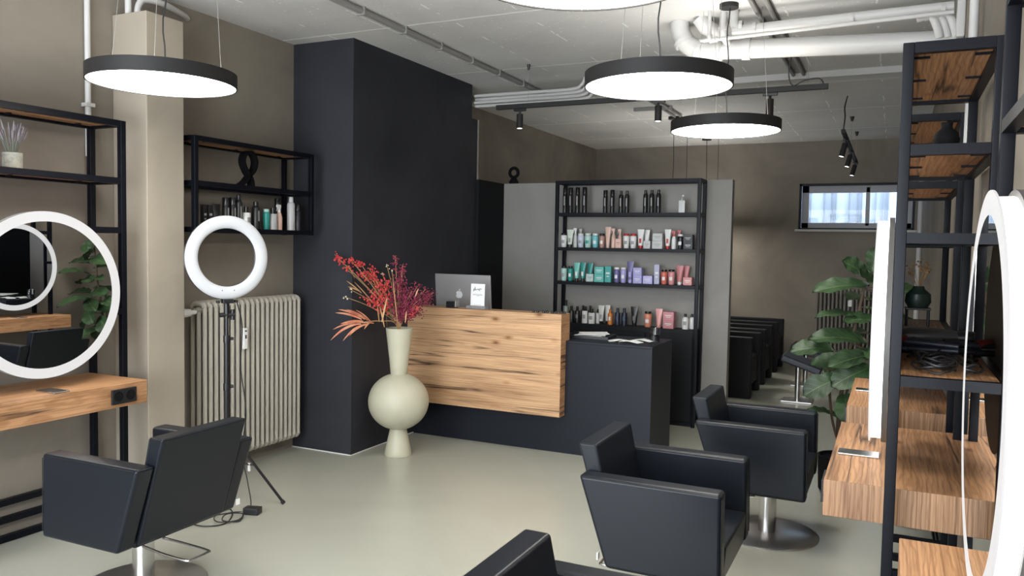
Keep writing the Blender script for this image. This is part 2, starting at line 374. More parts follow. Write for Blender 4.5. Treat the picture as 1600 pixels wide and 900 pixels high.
b = nb(); box(b, wx0 + .1, wx1 - .1, YB + .07, YB + .076, wz0 + .08, wz1 - .1); struct('window_pane', b, M['pane'], wf)
b = nb(); box(b, wx0 - .04, wx1 + .03, YB - .05, YB + .05, wz0 - .03, wz0); struct('window_sill', b, M['sill'], wf, bev=.004)
b = nb(); box(b, -2.6, 1.4, YB + 1.2, YB + 1.25, 0, 4.2); o = struct('wall_outside', b, M['facade'])
b = nb(); x = -2.0; k = 0
while x < 1.0:
    box(b, x, x + (.012 if k % 3 else .02), YB + 1.16, YB + 1.2, 0.2, 4.2); x += (.105, .065, .175)[k % 3]; k += 1
struct('trim_3', b, M['seam'])

# ------------------------------------------------------------------ ceiling services
b = nb()
for y0, y1 in ((3.3, 6.93),): tube(b, [(-3.02, y0, H - .024), (-3.02, y1, H - .024)], .022, 8)
for k in range(9, 16): box(b, -3.048, -2.992, k * .47 - .6, k * .47 - .585, H - .05, H)
tag(obj('conduit', b, M['conduit'], smooth=True), 'long grey painted conduit clipped along the ceiling above the dark pier', 'conduit')
b = nb()
for x in (-.80, -.72): tube(b, [(x, 2.2, H - .022), (x, 6.94, H - .022)], .014, 8)
box(b, -.82, -.70, 2.3, 6.94, H - .008, H - .001)
tag(obj('conduit', b, M['conduit'], smooth=True), 'twin grey cable conduits on the ceiling crossing behind the thick white waste pipe', 'conduit')
b = nb()
for x in (-2.21, -2.14): tube(b, [(x, 7.1, H - .02), (x, 8.68, H - .02)], .012, 8)
box(b, -2.5, -2.1, 8.1, 8.13, H - .035, H - .001)
tag(obj('conduit', b, M['conduit'], smooth=True), 'short conduit pair on the far ceiling left of the farthest pendant', 'conduit')
# bundle of four pipes leaving the pier
t = thing('pipe_bundle', 'bundle of four slim white pipes running from the dark pier and bending up', 'pipes', (-3.51, 6.50, 2.86))
for i in range(4):
    b = nb(); z = .045 - .030 * i; e = 1.02 + .03 * i
    tube(b, curve([(0, .02 * (i % 2), z), (.5, .02 * (i % 2), z), (e - .08, 0, z), (e + .02, 0, z + .035), (e + .05, 0, z + .10), (e + .05, 0, .139)], 5), .014, 8)
    obj('pipe', b, M['pipe'], t, smooth=True)
# thick waste pipe
wp = thing('waste_pipe', 'thick white painted waste pipe under the ceiling with elbow at its left end', 'pipe', (-1.1, 5.16, 2.8))
b = nb(); tube(b, [(.08, 0, 0), (1.38, 0, -.06)], .058, 24); obj('pipe_run', b, M['pipe'], wp, smooth=True)
b = nb(); tube(b, curve([(.08, 0, 0), (-.04, 0, .005), (-.14, -.0, .05), (-.19, 0, .13), (-.20, 0, .20)], 6), .060, 24); obj('elbow', b, M['pipe'], wp, smooth=True)
for p, q in (((-.085, 0, .012), (-.055, 0, .004)), ((-.175, 0, .085), (-.16, 0, .06)), ((.20, 0, -.006), (.25, 0, -.008)), ((.05, 0, 0), (.075, 0, 0))):
    b = nb(); tube(b, [p, q], .067, 24); obj('collar', b, M['pipe'], wp, smooth=True)
b = nb(); tube(b, [(.085, -.0, .05), (.05, -.02, .10), (-.02, -.04, .14), (-.06, -.05, .2)], [.045, .04, .05, .05], 16); obj('branch', b, M['pipe'], wp, smooth=True)
sp_ = thing('supply_pipe', 'medium white pipe above the waste pipe, turned up into the ceiling', 'pipe', (-.90, 5.02, 2.90))
b = nb(); tube(b, curve([(-.03, 0, .10), (-.03, 0, .02), (.0, 0, -.015), (.06, 0, -.02), (1.14, .0, -.005)], 5), .027, 16); obj('pipe_run', b, M['pipe'], sp_, smooth=True)
for x in (.0, .08, .62, 1.08):
    b = nb(); tube(b, [(x, 0, -.018 if x > .03 else -.0), (x + .02, 0, -.018 if x > .03 else -.0)], .034, 16); obj('collar', b, M['pipe'], sp_, smooth=True)
sp2 = thing('supply_pipe', 'slender white pipe between the medium pipe and the waste pipe', 'pipe', (-1.06, 4.98, 2.83))
b = nb(); tube(b, curve([(-.01, 0, .17), (-.01, 0, .03), (.0, 0, .0), (.04, 0, -.005), (1.30, -.01, .02)], 5), .012, 10); obj('pipe_run', b, M['pipe'], sp2, smooth=True)
b = nb(); tube(b, [(-.01, 0, .02), (.0, 0, -.01), (.04, 0, -.005)], .018, 10); obj('elbow', b, M['pipe'], sp2, smooth=True)
sp3 = thing('supply_pipe', 'short white stub pipe dropping from the ceiling left of the medium pipe', 'pipe', (-1.0, 5.04, 2.85))
b = nb(); tube(b, curve([(0, 0, .15), (0, 0, .03), (.01, .03, -.01), (.02, .10, -.02)], 5), .022, 14); obj('pipe_run', b, M['pipe'], sp3, smooth=True)
b = nb(); tube(b, [(0, 0, .04), (0, 0, .06)], .03, 14); obj('collar', b, M['pipe'], sp3, smooth=True)
sp4 = thing('pipe_manifold', 'cluster of small white pipe elbows against the right wall under the ceiling', 'pipes', (.20, 5.05, 2.85))
for dx, r in ((-.04, .022), (.0, .018), (.04, .022)):
    b = nb(); tube(b, curve([(dx - .1, 0, .0), (dx - .03, 0, .01), (dx, .0, -.04), (dx + .02, .03, -.10)], 4), r, 10); obj('elbow', b, M['pipe'], sp4, smooth=True)
b = nb(); box(b, .055, .099, -.06, .1, -.13, .12); obj('wall_plate', b, M['pipe'], sp4, bev=.01)
b = nb(); tube(b, [(.262, 3.88, 1.95), (.262, 3.88, H)], .018, 10); tag(obj('riser_pipe', b, M['pipe'], smooth=True), 'white riser pipe on the right wall above the near wood-lined shelf', 'pipe')
b = nb(); tube(b, [(.275, 11.2, .0), (.275, 11.2, H)], .03, 10); tag(obj('riser_pipe', b, M['pipe'], smooth=True), 'white riser pipe in the far right corner beside the window', 'pipe')
# left wall conduit and pipes over the column
b = nb(); tube(b, [(-4.035, 3.0, 2.0), (-4.035, 3.0, H)], .016, 10); box(b, XL, -4.01, 2.975, 3.025, 2.27, 2.29)
tag(obj('riser_pipe', b, M['pipe'], smooth=True), 'white conduit rising up the left wall beside the beige column', 'pipe')
b = nb(); tube(b, curve([(-3.93, 3.24, 2.80), (-3.93, 3.24, 2.86), (-3.93, 3.28, 2.915), (-3.93, 3.40, 2.93), (-4.0, 3.62, 2.93), (-4.05, 3.7, 2.93)], 5), .018, 10)
tag(obj('column_pipe', b, M['pipe'], smooth=True), 'white pipe leaving the beige column top and bending back to the wall', 'pipe')
b = nb(); tube(b, curve([(-3.96, 3.2, 2.80), (-3.96, 3.2, 2.9), (-3.95, 3.19, 3.0)], 4), .018, 10)
tag(obj('column_pipe', b, M['pipe'], smooth=True), 'white pipe leaving the beige column top straight into the ceiling', 'pipe')

# ------------------------------------------------------------------ pendants
def pendant(cx, cy, label, canopy, R=.32):
    t = thing('pendant_lamp', label, 'lamp', (cx, cy, 2.25), 0, 'round disc pendant lamps')
    b = nb(); lathe(b, [(R - .006, 0), (R, 0), (R, .062), (R - .006, .062), (R - .006, 0)], n=96); 
    obj('lamp_housing', b, M['lampblack'], t, smooth=True)
    b = nb(); lathe(b, [(0, .004), (R - .0065, .004), (R - .0065, .010), (0, .010)], n=96); obj('diffuser', b, M['diffuser'], t, smooth=True)
    b = nb(); lathe(b, [(0, .050), (R - .03, .050), (R - .03, .056), (0, .056)], n=64); obj('top_diffuser', b, M['uplight'], t, smooth=True)
    b = nb(); lathe(b, [(R - .029, .052), (R - .007, .052), (R - .007, .060), (R - .029, .060), (R - .029, .052)], n=96); obj('uplight_ring', b, M['uplight'], t, smooth=True)
    b = nb(); lathe(b, [(0, H - 2.25 - .025), (.055, H - 2.25 - .025), (.055, H - 2.25), (0, H - 2.25)], cx=canopy[0], cy=canopy[1], n=32); obj('ceiling_rose', b, M['lampblack'], t, smooth=True)
    b = nb(); w = [.012 * math.sin(k * 1.3) for k in range(12)]
    tube(b, [(canopy[0] * k / 11 + w[k] * .5, canopy[1] * k / 11 + w[k] * .4, .055 + (H - 2.25 - .08) * k / 11) for k in range(12)], .0035, 6); obj('cable', b, M['cable'], t, smooth=True)
    for k in range(3):
        a = 2 * PI * k / 3 + .5; b = nb()
        tube(b, [(.26 * math.cos(a), .26 * math.sin(a), .055), (canopy[0] + .20 * math.cos(a), canopy[1] + .20 * math.sin(a), H - 2.25)], .0012, 5); obj('suspension_wire', b, M['wire'], t)
    return t
pendant(-3.03, 2.63, 'black rimmed round pendant at left in front of the beige column', (0.01, .02))
pendant(-.96, 3.458, 'black rimmed round pendant hanging between the nearest and farthest pendants over the room', (.0, .0))
pendant(-.939, 4.886, 'smallest looking round pendant, farthest back, above the product rack', (0, 0))
pendant(-.75, 1.97, 'nearest round pendant, cut by the top edge of the photo', (0, 0))
for (x, y, lb) in ((-2.25, 8.79, 'pendant lamp whose dark ceiling rose and cables drop behind the grey partition'), (-2.27, 10.6, 'pendant lamp hung lower behind the grey partition, only its right-hand cable in view')):
    t = thing('pendant_lamp', lb, 'lamp', (x, y, 0))
    b = nb(); lathe(b, [(0, H - .03), (.06, H - .03), (.06, H), (0, H)], n=24); obj('ceiling_rose', b, M['lampblack'], t, smooth=True)
    b = nb(); tube(b, [(0, 0, 2.0), (.01, 0, 2.5), (0, 0, H - .02)], .004, 6); obj('cable', b, M['cable'], t, smooth=True)
    b = nb(); lathe(b, [(0, 1.9), (.30, 1.9), (.30, 1.906), (0, 1.906), (0, 1.9)], n=48); obj('diffuser', b, M['diffuser'], t, smooth=True)
    b = nb(); lathe(b, [(.3005, 1.895), (.306, 1.895), (.306, 1.96), (.3005, 1.96), (.3005, 1.895)], n=48); obj('lamp_housing', b, M['lampblack'], t, smooth=True)
    b = nb(); lathe(b, [(0, 1.95), (.30, 1.95), (.30, 1.956), (0, 1.956), (0, 1.95)], n=48); obj('top_diffuser', b, M['uplight'], t, smooth=True)
    for dx in (.16,):
        b = nb(); tube(b, [(dx, 0, 2.0), (dx * .96, 0, H)], .0028, 5); obj('cable', b, M['cable'], t, smooth=True)

# ------------------------------------------------------------------ track lights
def track_spot(x, y, z, label, tilt=0, rz=0, wh=.115):
    t = thing('track_spotlight', label, 'spotlight', (x, y, z), rz)
    b = nb(); box(b, -.05, .05, -.014, .014, -.022, 0); obj('track_adapter', b, M['black'], t, bev=.003)
    b = nb(); tube(b, [(0, 0, -.022), (0, 0, -.05)], .009, 8); obj('swivel', b, M['black'], t, smooth=True)
    b = nb(); lathe(b, [(0, 0), (.024, 0), (.026, -.004), (.026, -wh), (.022, -wh), (.022, -wh + .01), (0, -wh + .01)], n=24)
    obj('lamp_head', b, M['lampblack'], t, loc=(0, 0, -.045), rot=(tilt, 0, 0), smooth=True)
    b = nb(); lathe(b, [(0, -wh + .002), (.0215, -wh + .002), (.0215, -wh + .007), (0, -wh + .007)], n=20)
    obj('bulb', b, M['spotlit'], t, loc=(0, 0, -.045), rot=(tilt, 0, 0), smooth=True)
t = thing('lighting_track', 'long black lighting track slung across the room below the ceiling', 'track', (-2.98, 5.9, 2.655))
b = nb(); box(b, 0, 2.53, -.017, .017, 0, .036); obj('rail', b, M['lampblack'], t, bev=.002)
for dx in (.28, 2.40):
    b = nb(); tube(b, [(dx, 0, .036), (dx, 0, H - 2.655)], .0014, 5); obj('suspension_wire', b, M['wire'], t)
    b = nb(); lathe(b, [(0, -.045), (.008, -.045), (.014, 0), (0, 0)], cx=dx, n=12, cz=H - 2.655); obj('ceiling_anchor', b, M['black'], t, smooth=True)
b = nb(); tube(b, curve([(2.50, 0, .036), (2.47, 0, .075), (2.38, 0, .07), (2.30, 0, .04), (2.27, 0, .12), (2.29, -.02, .30), (2.27, -.05, .335), (2.0, -.1, .335)], 6), .0045, 6); obj('cable', b, M['cable'], t, smooth=True)
track_spot(-2.77, 5.9, 2.655, 'black track spotlight near the left end of the long track, by the dark pier')
track_spot(-1.63, 5.9, 2.655, 'black track spotlight half hidden by the middle round pendant')
track_spot(-.83, 5.9, 2.655, 'black track spotlight near the right end of the long track')
t = thing('lighting_track', 'black lighting track seen nearly end-on in the back area by the window', 'track', (-.465, 7.95, 2.63))
b = nb(); box(b, -.017, .017, 0, 2.9, 0, .036); obj('rail', b, M['lampblack'], t, bev=.002)
b = nb(); tube(b, curve([(0, .02, .03), (.01, .03, .15), (.0, .1, .25), (.015, .2, H - 2.63)], 5), .006, 6); obj('cable', b, M['cable'], t, smooth=True)
for dy in (1.45, 2.65):
    b = nb(); tube(b, [(0, dy, .036), (0, dy, H - 2.63)], .0014, 5); obj('suspension_wire', b, M['wire'], t)
    b = nb(); lathe(b, [(0, -.05), (.010, -.05), (.022, 0), (0, 0)], cy=dy, n=12, cz=H - 2.63); obj('ceiling_anchor', b, M['black'], t, smooth=True)
for k, (y, lb) in enumerate(((8.35, 'nearest and highest'), (9.35, 'middle one'), (10.45, 'lowest looking, farthest'))):
    track_spot(-.465, y, 2.63, lb + ' of the three tilted black spotlights before the back window', tilt=.25, rz=PI / 2 + .3, wh=.13)

# ------------------------------------------------------------------ shelving frames
def frame_unit(name, label, loc, rz, x0, x1, y0, y1, levels, ztop, zbot, group=None, w=.032, low=(), boards=None, cat='shelf'):
    """x0 room side, x1 wall side (local)"""
    t = thing(name, label, cat, loc, rz, group)
    for x in (x0, x1 - w):
        for y in (y0, y1 - w):
            b = nb(); box(b, x, x + w, y, y + w, zbot, ztop); obj('post', b, M['frame'], t, bev=.002, seg=1)
    for z in levels:
        b = nb()
        box(b, x0 + w, x1 - w, y0 + .001, y0 + w - .001, z - w, z); box(b, x0 + w, x1 - w, y1 - w + .001, y1 - .001, z - w, z)
        box(b, x0 + .001, x0 + w - .001, y0 + w, y1 - w, z - w, z); box(b, x1 - w + .001, x1 - .001, y0 + w, y1 - w, z - w, z)
        for fy in (.12, .5, .88):
            yy = y0 + (y1 - y0) * fy
            box(b, x0 + w, x0 + w + .045, yy, yy + .012, z - .026, z - .020); box(b, x1 - w - .045, x1 - w, yy, yy + .012, z - .026, z - .020)
        obj('rail', b, M['frame'], t)
        if boards is None or z in boards:
            b = nb(); box(b, x0 + w, x1 - w, y0 + w, y1 - w, z - .019, z - .001); obj('shelf_board', b, M['oak'], t)
    for z in low:
        b = nb(); box(b, x1 - w + .001, x1 - .001, y0 + w, y1 - w, z, z + w); obj('rail', b, M['frame'], t)
        b = nb(); box(b, x0 + w, x1 - w, y0 + .001, y0 + w - .001, z, z + w); box(b, x0 + w, x1 - w, y1 - w + .001, y1 - .001, z, z + w); obj('rail', b, M['frame'], t)
    return t
LV = (2.18, 1.875, 1.61, 1.172)
def station(label, ox, oy, rz, y0, y1, cy0, cy1, mc, grp='black steel shelf units of the styling stations', wid='', mirror_label='', counter_label=''):
    # local frame: room side towards -x; origin on the floor at frame front plane x=0
    frame_unit('shelf_unit', label, (ox, oy, 0), rz, 0, .275, y0, y1, LV, 2.18, 0, grp, low=(.004, .10, .19))
    c = thing('wall_counter', counter_label, 'counter', (ox, oy, 0), rz, 'oak styling counters')
    b = nb(); box(b, -.181, .272, cy0, cy1, .68, .80); end_grain(obj('counter_top', b, M['oak'], c, bev=.002, seg=1), M['oakz'], 1)
    s = nb(); box(s, -.193, -.1812, cy0 + .075, cy0 + .22, .700, .776); so = obj('socket_plate', s, M['black'], c, bev=.002)
    for dy in (.111, .184):
        s = nb(); tube(s, [(-.1932, cy0 + dy, .738), (-.190, cy0 + dy, .738)], .027, 24)
        r_ = obj('socket_rim', s, M['screenblack'], so, smooth=True)
        s = nb(); tube(s, [(-.1936, cy0 + dy, .738), (-.1930, cy0 + dy, .738)], .020, 24); obj('socket_well', s, M['matt'], so, smooth=True)
    m = thing('round_mirror', mirror_label, 'mirror', (ox, oy, 0), rz, 'illuminated round mirrors')
    def disc(x_a, x_b, r, mt, nm, r_in=None):
        b = nb(); n = 96
        def ring(x, rr): return [b.verts.new((x, mc + rr * math.cos(2 * PI * i / n), 1.27 + rr * math.sin(2 * PI * i / n))) for i in range(n)]
        if r_in:
            A, B_, C_, D = ring(x_a, r), ring(x_b, r), ring(x_b, r_in), ring(x_a, r_in)
            for P, Q in ((A, B_), (B_, C_), (C_, D), (D, A)):
                for i in range(n): b.faces.new((P[i], P[(i + 1) % n], Q[(i + 1) % n], Q[i]))
        else:
            A, B_ = ring(x_a, r), ring(x_b, r); b.faces.new(A); b.faces.new(B_[::-1])
            for i in range(n): b.faces.new((A[i], A[(i + 1) % n], B_[(i + 1) % n], B_[i]))
        return obj(nm, b, mt, m, smooth=True)
    disc(-.0575, -.0535, .405, M['ring'], 'light_ring', .357)
    disc(-.0572, -.0535, .3568, M['mirror'], 'mirror_glass')
    disc(-.0530, -.018, .392, M['rim'], 'side_glow', .30)
    disc(-.0178, -.001, .405, M['mback'], 'back_plate')
    h = nb(); box(h, -.16, -.02, mc - .04, mc + .04, .8005, .808); plate = tag(obj('metal_tray', h, M['chrome'], None, loc=(ox, oy, 0), rot=(0, 0, rz), bev=.002), wid, 'tray')
    return c
station('black steel shelf unit on the left wall with lavender pot, behind the lit mirror', -3.755, 5.04, PI, 2.024, 3.01, 2.051, 3.03, 2.52,
        wid='flat silver plate on the left oak counter by the sockets', mirror_label='illuminated round mirror on the left wall reflecting plant and chairs', counter_label='thick oak wall counter at left with black double socket in its front')
station('black steel shelf unit behind the edge-on mirror, cables and dryers on its shelf', 0, 0, 0, 2.707, 3.68, 2.79, 3.78, 3.20,
        wid='flat silver plate at the foot of the edge-on mirror', mirror_label='illuminated round mirror seen exactly edge-on as a bright vertical strip', counter_label='middle oak counter on the right with full near end face showing')
station('black steel shelf unit farthest along the right wall', 0, 0, 0, 4.11, 5.10, 4.20, 5.16, 4.70,
        wid='flat silver plate on the farthest oak counter', mirror_label='illuminated round mirror at the farthest right-hand counter, hidden behind the strip-like one', counter_label='farthest oak counter on the right beside the fiddle leaf plant')
station('nearest black steel shelf unit, tall post rising out of the photo at right', .222, 0, 0, 1.33, 2.31, 1.33, 2.31, 1.83,
        wid='flat silver plate on the nearest oak counter', mirror_label='nearest illuminated round mirror, a tall oval at the right photo edge', counter_label='nearest oak counter at the bottom right corner below the big oval mirror')
# wall shelf over the radiator
frame_unit('wall_shelf', 'black steel wall shelf over the radiator holding a loop sculpture and hair products', (0, 0, 0), 0, -4.035, -3.759, 3.487, 4.568, (2.172, 1.905, 1.628), 2.172, 1.596, w=.03, boards=(2.172, 1.628))
# product rack
t = frame_unit('product_rack', 'tall black steel product rack on the grey partition behind the desk', (0, 0, 0), 0, -2.843, -1.503, 6.855, 7.085, (2.152, 1.859, 1.543, 1.231), 2.152, 0, w=.03, boards=())
for z in (1.859, 1.543, 1.231):
    b = nb(); box(b, -2.813, -1.533, 6.885, 7.055, z - .012, z - .0005); obj('shelf_board', b, M['cab'], t)
cb = thing('low_cabinet', 'black low cabinet filling the bottom of the product rack', 'cabinet', (0, 0, 0))
b = nb(); box(b, -2.812, -1.534, 6.890, 7.054, .0, .845); obj('cabinet_body', b, M['cab'], cb, bev=.002, seg=1)
for k in range(3):
    b = nb(); x = -2.80 + k * .42; box(b, x, x + .415, 6.876, 6.889, .04, .80); obj('door', b, M['cab'], cb, bev=.002, seg=1)

# ------------------------------------------------------------------ reception desk
d = thing('reception_desk', 'anthracite reception desk with oak front panel', 'desk', (-2.52, 5.8, 0))
def L(bm, x0, x1, y0, y1, z0, z1): box(bm, x0 + 2.52, x1 + 2.52, y0 - 5.8, y1 - 5.8, z0, z1)
b = nb(); L(b, -3.51, -1.524, 5.527, 5.56, 0, .83); L(b, -1.556, -1.524, 5.56, 6.09, 0, .83); L(b, -3.51, -3.48, 5.56, 6.09, 0, .83); obj('desk_body', b, M['desk'], d)
b = nb(); L(b, -3.512, -1.522, 5.525, 6.092, .83, .848); obj('worktop', b, M['desk'], d, bev=.0015, seg=1)
b = nb(); L(b, -3.512, -2.181, 5.424, 5.524, .288, 1.050); L(b, -3.512, -2.181, 5.524, 5.594, .8485, 1.050); end_grain(obj('oak_front_panel', b, M['oakx'], d, label='thick oak panel with dark cracks'), M['oak'], 0)

# computer on the desk
t = thing('desktop_computer', 'silver all-in-one computer seen from behind on the reception desk', 'computer', (-3.275, 5.90, .848), .0)
b = nb(); box(b, -.285, .285, -.007, .012, .10, .455); obj('screen_casing', b, M['silver'], t, rot=(.10, 0, 0), bev=.008, seg=3)
b = nb(); box(b, -.262, .262, .0125, .014, .14, .445); obj('screen_glass', b, M['screenblack'], t, rot=(.10, 0, 0))
b = nb(); prism(b, [(-.03, 0), (.10, 0), (.10, .006), (-.022, .008), (-.006, .18), (-.014, .18)], -.08, .08, axis=0)
obj('stand', b, M['silver'], t)
# bitten fruit emblem
b = nb(); pts = []
for k in range(48):
    a = 2 * PI * k / 48; r = .030 * (1 - .10 * math.exp(-((a - PI / 2) / .35) ** 2) - .06 * math.exp(-((a - 3 * PI / 2) / .3) ** 2)) * (1 + .05 * abs(math.cos(a)))
    x, z = r * math.cos(a), r * math.sin(a) * 1.05
    dx, dz = x + .036, z - .004
    q = math.hypot(dx, dz)
    if q < .014: x, z = -.036 + dx / q * .014, .004 + dz / q * .014
    pts.append((x - .012, z + .285))
prism(b, pts, -.0105, -.0072, axis=1)
prism(b, [(-.012 + .004 * 0, .318), (-.004, .322), (.002, .334), (-.006, .332), (-.012, .325)], -.0085, -.0072, axis=1)
obj('fruit_emblem', b, M['logo'], t, rot=(.10, 0, 0), label='bitten fruit emblem on the casing')
t = thing('card_display', 'white printed card upright in a grey stone holder on the desk panel', 'card', (-2.93, 5.52, 1.0505))
b = nb(); box(b, -.085, .085, -.03, .03, 0, .024); obj('stone_base', b, M['concrete'], t, bev=.002)
b = nb(); box(b, -.061, .061, -.002, .002, .018, .195); cd_ = obj('printed_card', b, M['paper'], t, rot=(-.05, 0, 0))
b = nb()      # hand-written heading and text lines
tube(b, curve([(-.038, -.004, .135), (-.034, -.004, .158), (-.032, -.004, .140), (-.026, -.004, .150), (-.024, -.004, .172), (-.021, -.004, .145), (-.014, -.004, .152), (-.010, -.004, .146), (-.002, -.004, .156), (.004, -.004, .146), (.010, -.004, .158), (.014, -.004, .140), (.020, -.004, .160), (.028, -.004, .152), (.036, -.004, .160)], 5), .0011, 5)
obj('handwriting', b, M['ink'], cd_)
b = nb()
for z, w in ((.112, .040), (.106, .044), (.100, .010)):
    x = -w
    while x < w: box(b, x, x + .006, -.0030, -.0021, z, z + .0022); x += .008
x = -.030
while x < .030: box(b, x, x + .005, -.0030, -.0021, .030, .0315); x += .007
obj('small_print', b, M['ink'], cd_)
t = thing('card_box', 'small black card dispenser box on the oak panel left of the card', 'box', (-3.14, 5.50, 1.0505))
b = nb(); box(b, -.045, .035, -.03, .03, 0, .05); obj('body', b, M['black'], t, bev=.004)
b = nb(); box(b, .036, .044, -.028, .028, .008, .058); obj('card_slot', b, M['silver'], t)
for k, (dx, lb) in enumerate(((0, 'leftmost'), (.036, 'second from left'), (.085, 'third from left'), (.113, 'fourth from left'), (.155, 'fifth from left'), (.185, 'sixth from left'), (.225, 'seventh from left'), (.255, 'rightmost'))):
    b = nb(); lathe(b, [(0, 0), (.010, 0), (.0105, .012), (.007, .018), (0, .018)], n=14)
    tag(obj('pomade_tin', b, M['black'], loc=(-2.44 + dx, 5.50, 1.0505), smooth=True), lb + ' of the tiny black tins in a row on the oak panel', 'tin', 'tiny black tins on the desk panel')
# tray with papers, papers, glass
t = thing('serving_tray', 'shallow black tray of white papers on the low part of the desk', 'tray', (-2.10, 5.85, .8485), .05)
b = nb(); box(b, -.17, .17, -.12, .12, 0, .006); 
for a in ((-.17, .17, -.12, -.112), (-.17, .17, .112, .12), (-.17, -.162, -.12, .12), (.162, .17, -.12, .12)): box(b, a[0], a[1], a[2], a[3], .006, .022)
obj('tray_body', b, M['black'], t)
for k in range(4):
    b = nb(); box(b, -.11, .11, -.075, .075, 0, .002)
    tag(obj('paper_sheet', b, M['paper'], loc=(-2.12 + .012 * k, 5.85 + .008 * k, .8565 + .0075 * k), rot=(.02, -.015, .3 * k - .4)), ('lowest', 'second', 'third', 'topmost')[k] + ' white sheet lying in the black tray on the desk', 'paper', 'papers in the desk tray')
for k, (x, y, r, lb) in enumerate(((-1.83, 5.72, .45, 'left folded white sheet lying loose on the desk worktop'), (-1.73, 5.69, -.25, 'middle folded white sheet lying loose on the desk worktop'), (-1.68, 5.80, -.1, 'right folded white sheet lying nearest the glass on the desk'))):
    b = nb(); prism(b, [(-.08, 0), (0, .012), (.08, .001), (.08, .003), (0, .015), (-.08, .002)], -.045, .045, axis=1)
    tag(obj('folded_paper', b, M['paper'], loc=(x, y, .849 + .002 * k), rot=(0, 0, r)), lb, 'paper', 'loose folded papers on the desk')
t = thing('drinking_glass', 'glass tumbler with bold black lettering at the desk corner', 'glass', (-1.60, 5.86, .8485))
b = nb(); lathe(b, [(0, 0), (.036, 0), (.038, .105), (.0355, .105), (.0335, .008), (0, .008)], n=32); obj('tumbler', b, M['clearglass'], t, smooth=True)
b = nb(); lathe(b, [(.0372, .004), (.0378, .045), (.0372, .045), (.0366, .004), (.0372, .004)], n=32); obj('black_band', b, M['black'], t, smooth=True)
for k in range(9):
    b = nb(); a = 2 * PI * k / 9
    box(b, -.008, -.005, .0378, .0386, .058, .092); box(b, .003, .006, .0378, .0386, .058, .092); box(b, -.008, .006, .0378, .0386, .088 if k % 2 else .058, .092 if k % 2 else .062)
    obj('letter', b, M['black'], t, rot=(0, 0, a))

# ------------------------------------------------------------------ salon chairs
def make_chair(label):
    t = thing('salon_chair', label, 'chair', (0, 0, 0), 0, 'black leather styling chairs')
    for s in (-1, 1):
        b = nb(); y0, y1 = (.235, .322) if s > 0 else (-.322, -.235)
        prism(b, [(-.345, .648), (.215, .648), (.222, .290), (-.225, .290)], y0, y1, axis=1)
        a = obj('armrest', b, M['leather'], t, bev=.016, seg=4)
        b = nb(); yo = s * .3215
        for yy in (yo, s * .2365):
            tube(b, [(-.325, yy, .640), (-.1, yy, .6415), (.198, yy, .640)], .0018, 5)
        tube(b, [(.2165, s * .3165, .628), (.2215, s * .3165, .315)], .0018, 5)
        obj('piping', b, M['stitch'], a)
    b = nb(); prism(b, [(-.382, .755), (-.300, .755), (-.222, .40), (-.222, .300), (-.243, .300)], -.233, .233, axis=1)
    bk = obj('backrest', b, M['leather'], t, bev=.016, seg=4)
    b = nb()
    for s in (-1, 1): tube(b, [(-.372, s * .232, .750), (-.310, s * .232, .750), (-.238, s * .232, .42)], .0018, 5)
    obj('piping', b, M['stitch'], bk)
    b = nb(); prism(b, [(-.225, .425), (.222, .425), (.214, .285), (-.225, .285)], -.2335, .2335, axis=1); obj('seat', b, M['leather'], t, bev=.012, seg=3)
    b = nb(); box(b, -.14, .14, -.15, .15, .262, .284); obj('underframe', b, M['black'], t)
    b = nb(); lathe(b, [(0, .012), (.046, .012), (.046, .262), (0, .262)], n=32); obj('pedestal', b, M['chrome'], t, smooth=True)
    b = nb(); lathe(b, [(0, 0), (.268, 0), (.270, .006), (.262, .012), (.06, .0165), (0, .0165)], n=64); obj('base_plate', b, M['chromedark'], t, smooth=True)
    b = nb(); tube(b, curve([(-.06, -.055, .21), (-.20, -.065, .20), (-.32, -.062, .195), (-.335, -.04, .195), (-.335, .04, .195), (-.32, .062, .195), (-.20, .065, .20), (-.06, .055, .21)], 5), .006, 8); obj('pump_lever', b, M['chrome'], t, smooth=True)
    b = nb(); box(b, -.262, -.256, -.318, -.298, .318, .345); obj('label_tag', b, M['white'], t)
    return t
ch = make_chair('black salon chair at left seen from behind, facing the lit round mirror')
ch.location = (-2.975, 2.462, 0); ch.rotation_euler = (0, 0, PI + .02)
for x, y, r, lb in ((-.572, 4.50, 0.0, 'black salon chair at right farthest back, its whole steel disc base showing'), (-.752, 3.262, 0.0, 'black salon chair at right in the middle of the row of three'), (-.53, 1.79, 0.0, 'nearest black salon chair, only its backrest top and arm in the bottom edge')):
    c = copy_tree(ch); c.location = (x, y, 0); c.rotation_euler = (0, 0, r); c['label'] = lb

# ------------------------------------------------------------------ radiators
def radiator(label, loc, rz, n, pitch, h, m, z0, depth=.105):
    t = thing('radiator', label, 'radiator', loc, rz)
    for k in range(n):                       # sections: each a pair of columns joined top and bottom
        y = k * pitch; b = nb()
        for x in (0, depth / 2, depth):
            tube(b, [(x, y, z0 + .03), (x, y, z0 + h - .03)], pitch * .30, 8)
        tube(b, curve([(0, y, z0 + .035), (depth * .15, y, z0 + .012), (depth * .5, y, z0 + .006), (depth * .85, y, z0 + .012), (depth, y, z0 + .035)], 4), pitch * .38, 8)
        tube(b, curve([(0, y, z0 + h - .035), (depth * .15, y, z0 + h - .012), (depth * .5, y, z0 + h - .006), (depth * .85, y, z0 + h - .012), (depth, y, z0 + h - .035)], 4), pitch * .38, 8)
        obj('radiator_section', b, m, t, smooth=True)
    for zz in (z0 + .05, z0 + h - .05):
        b = nb(); tube(b, [(depth / 2, -.03, zz), (depth / 2, n * pitch - pitch, zz)], .017, 8); obj('header_pipe', b, m, t, smooth=True)
    return t
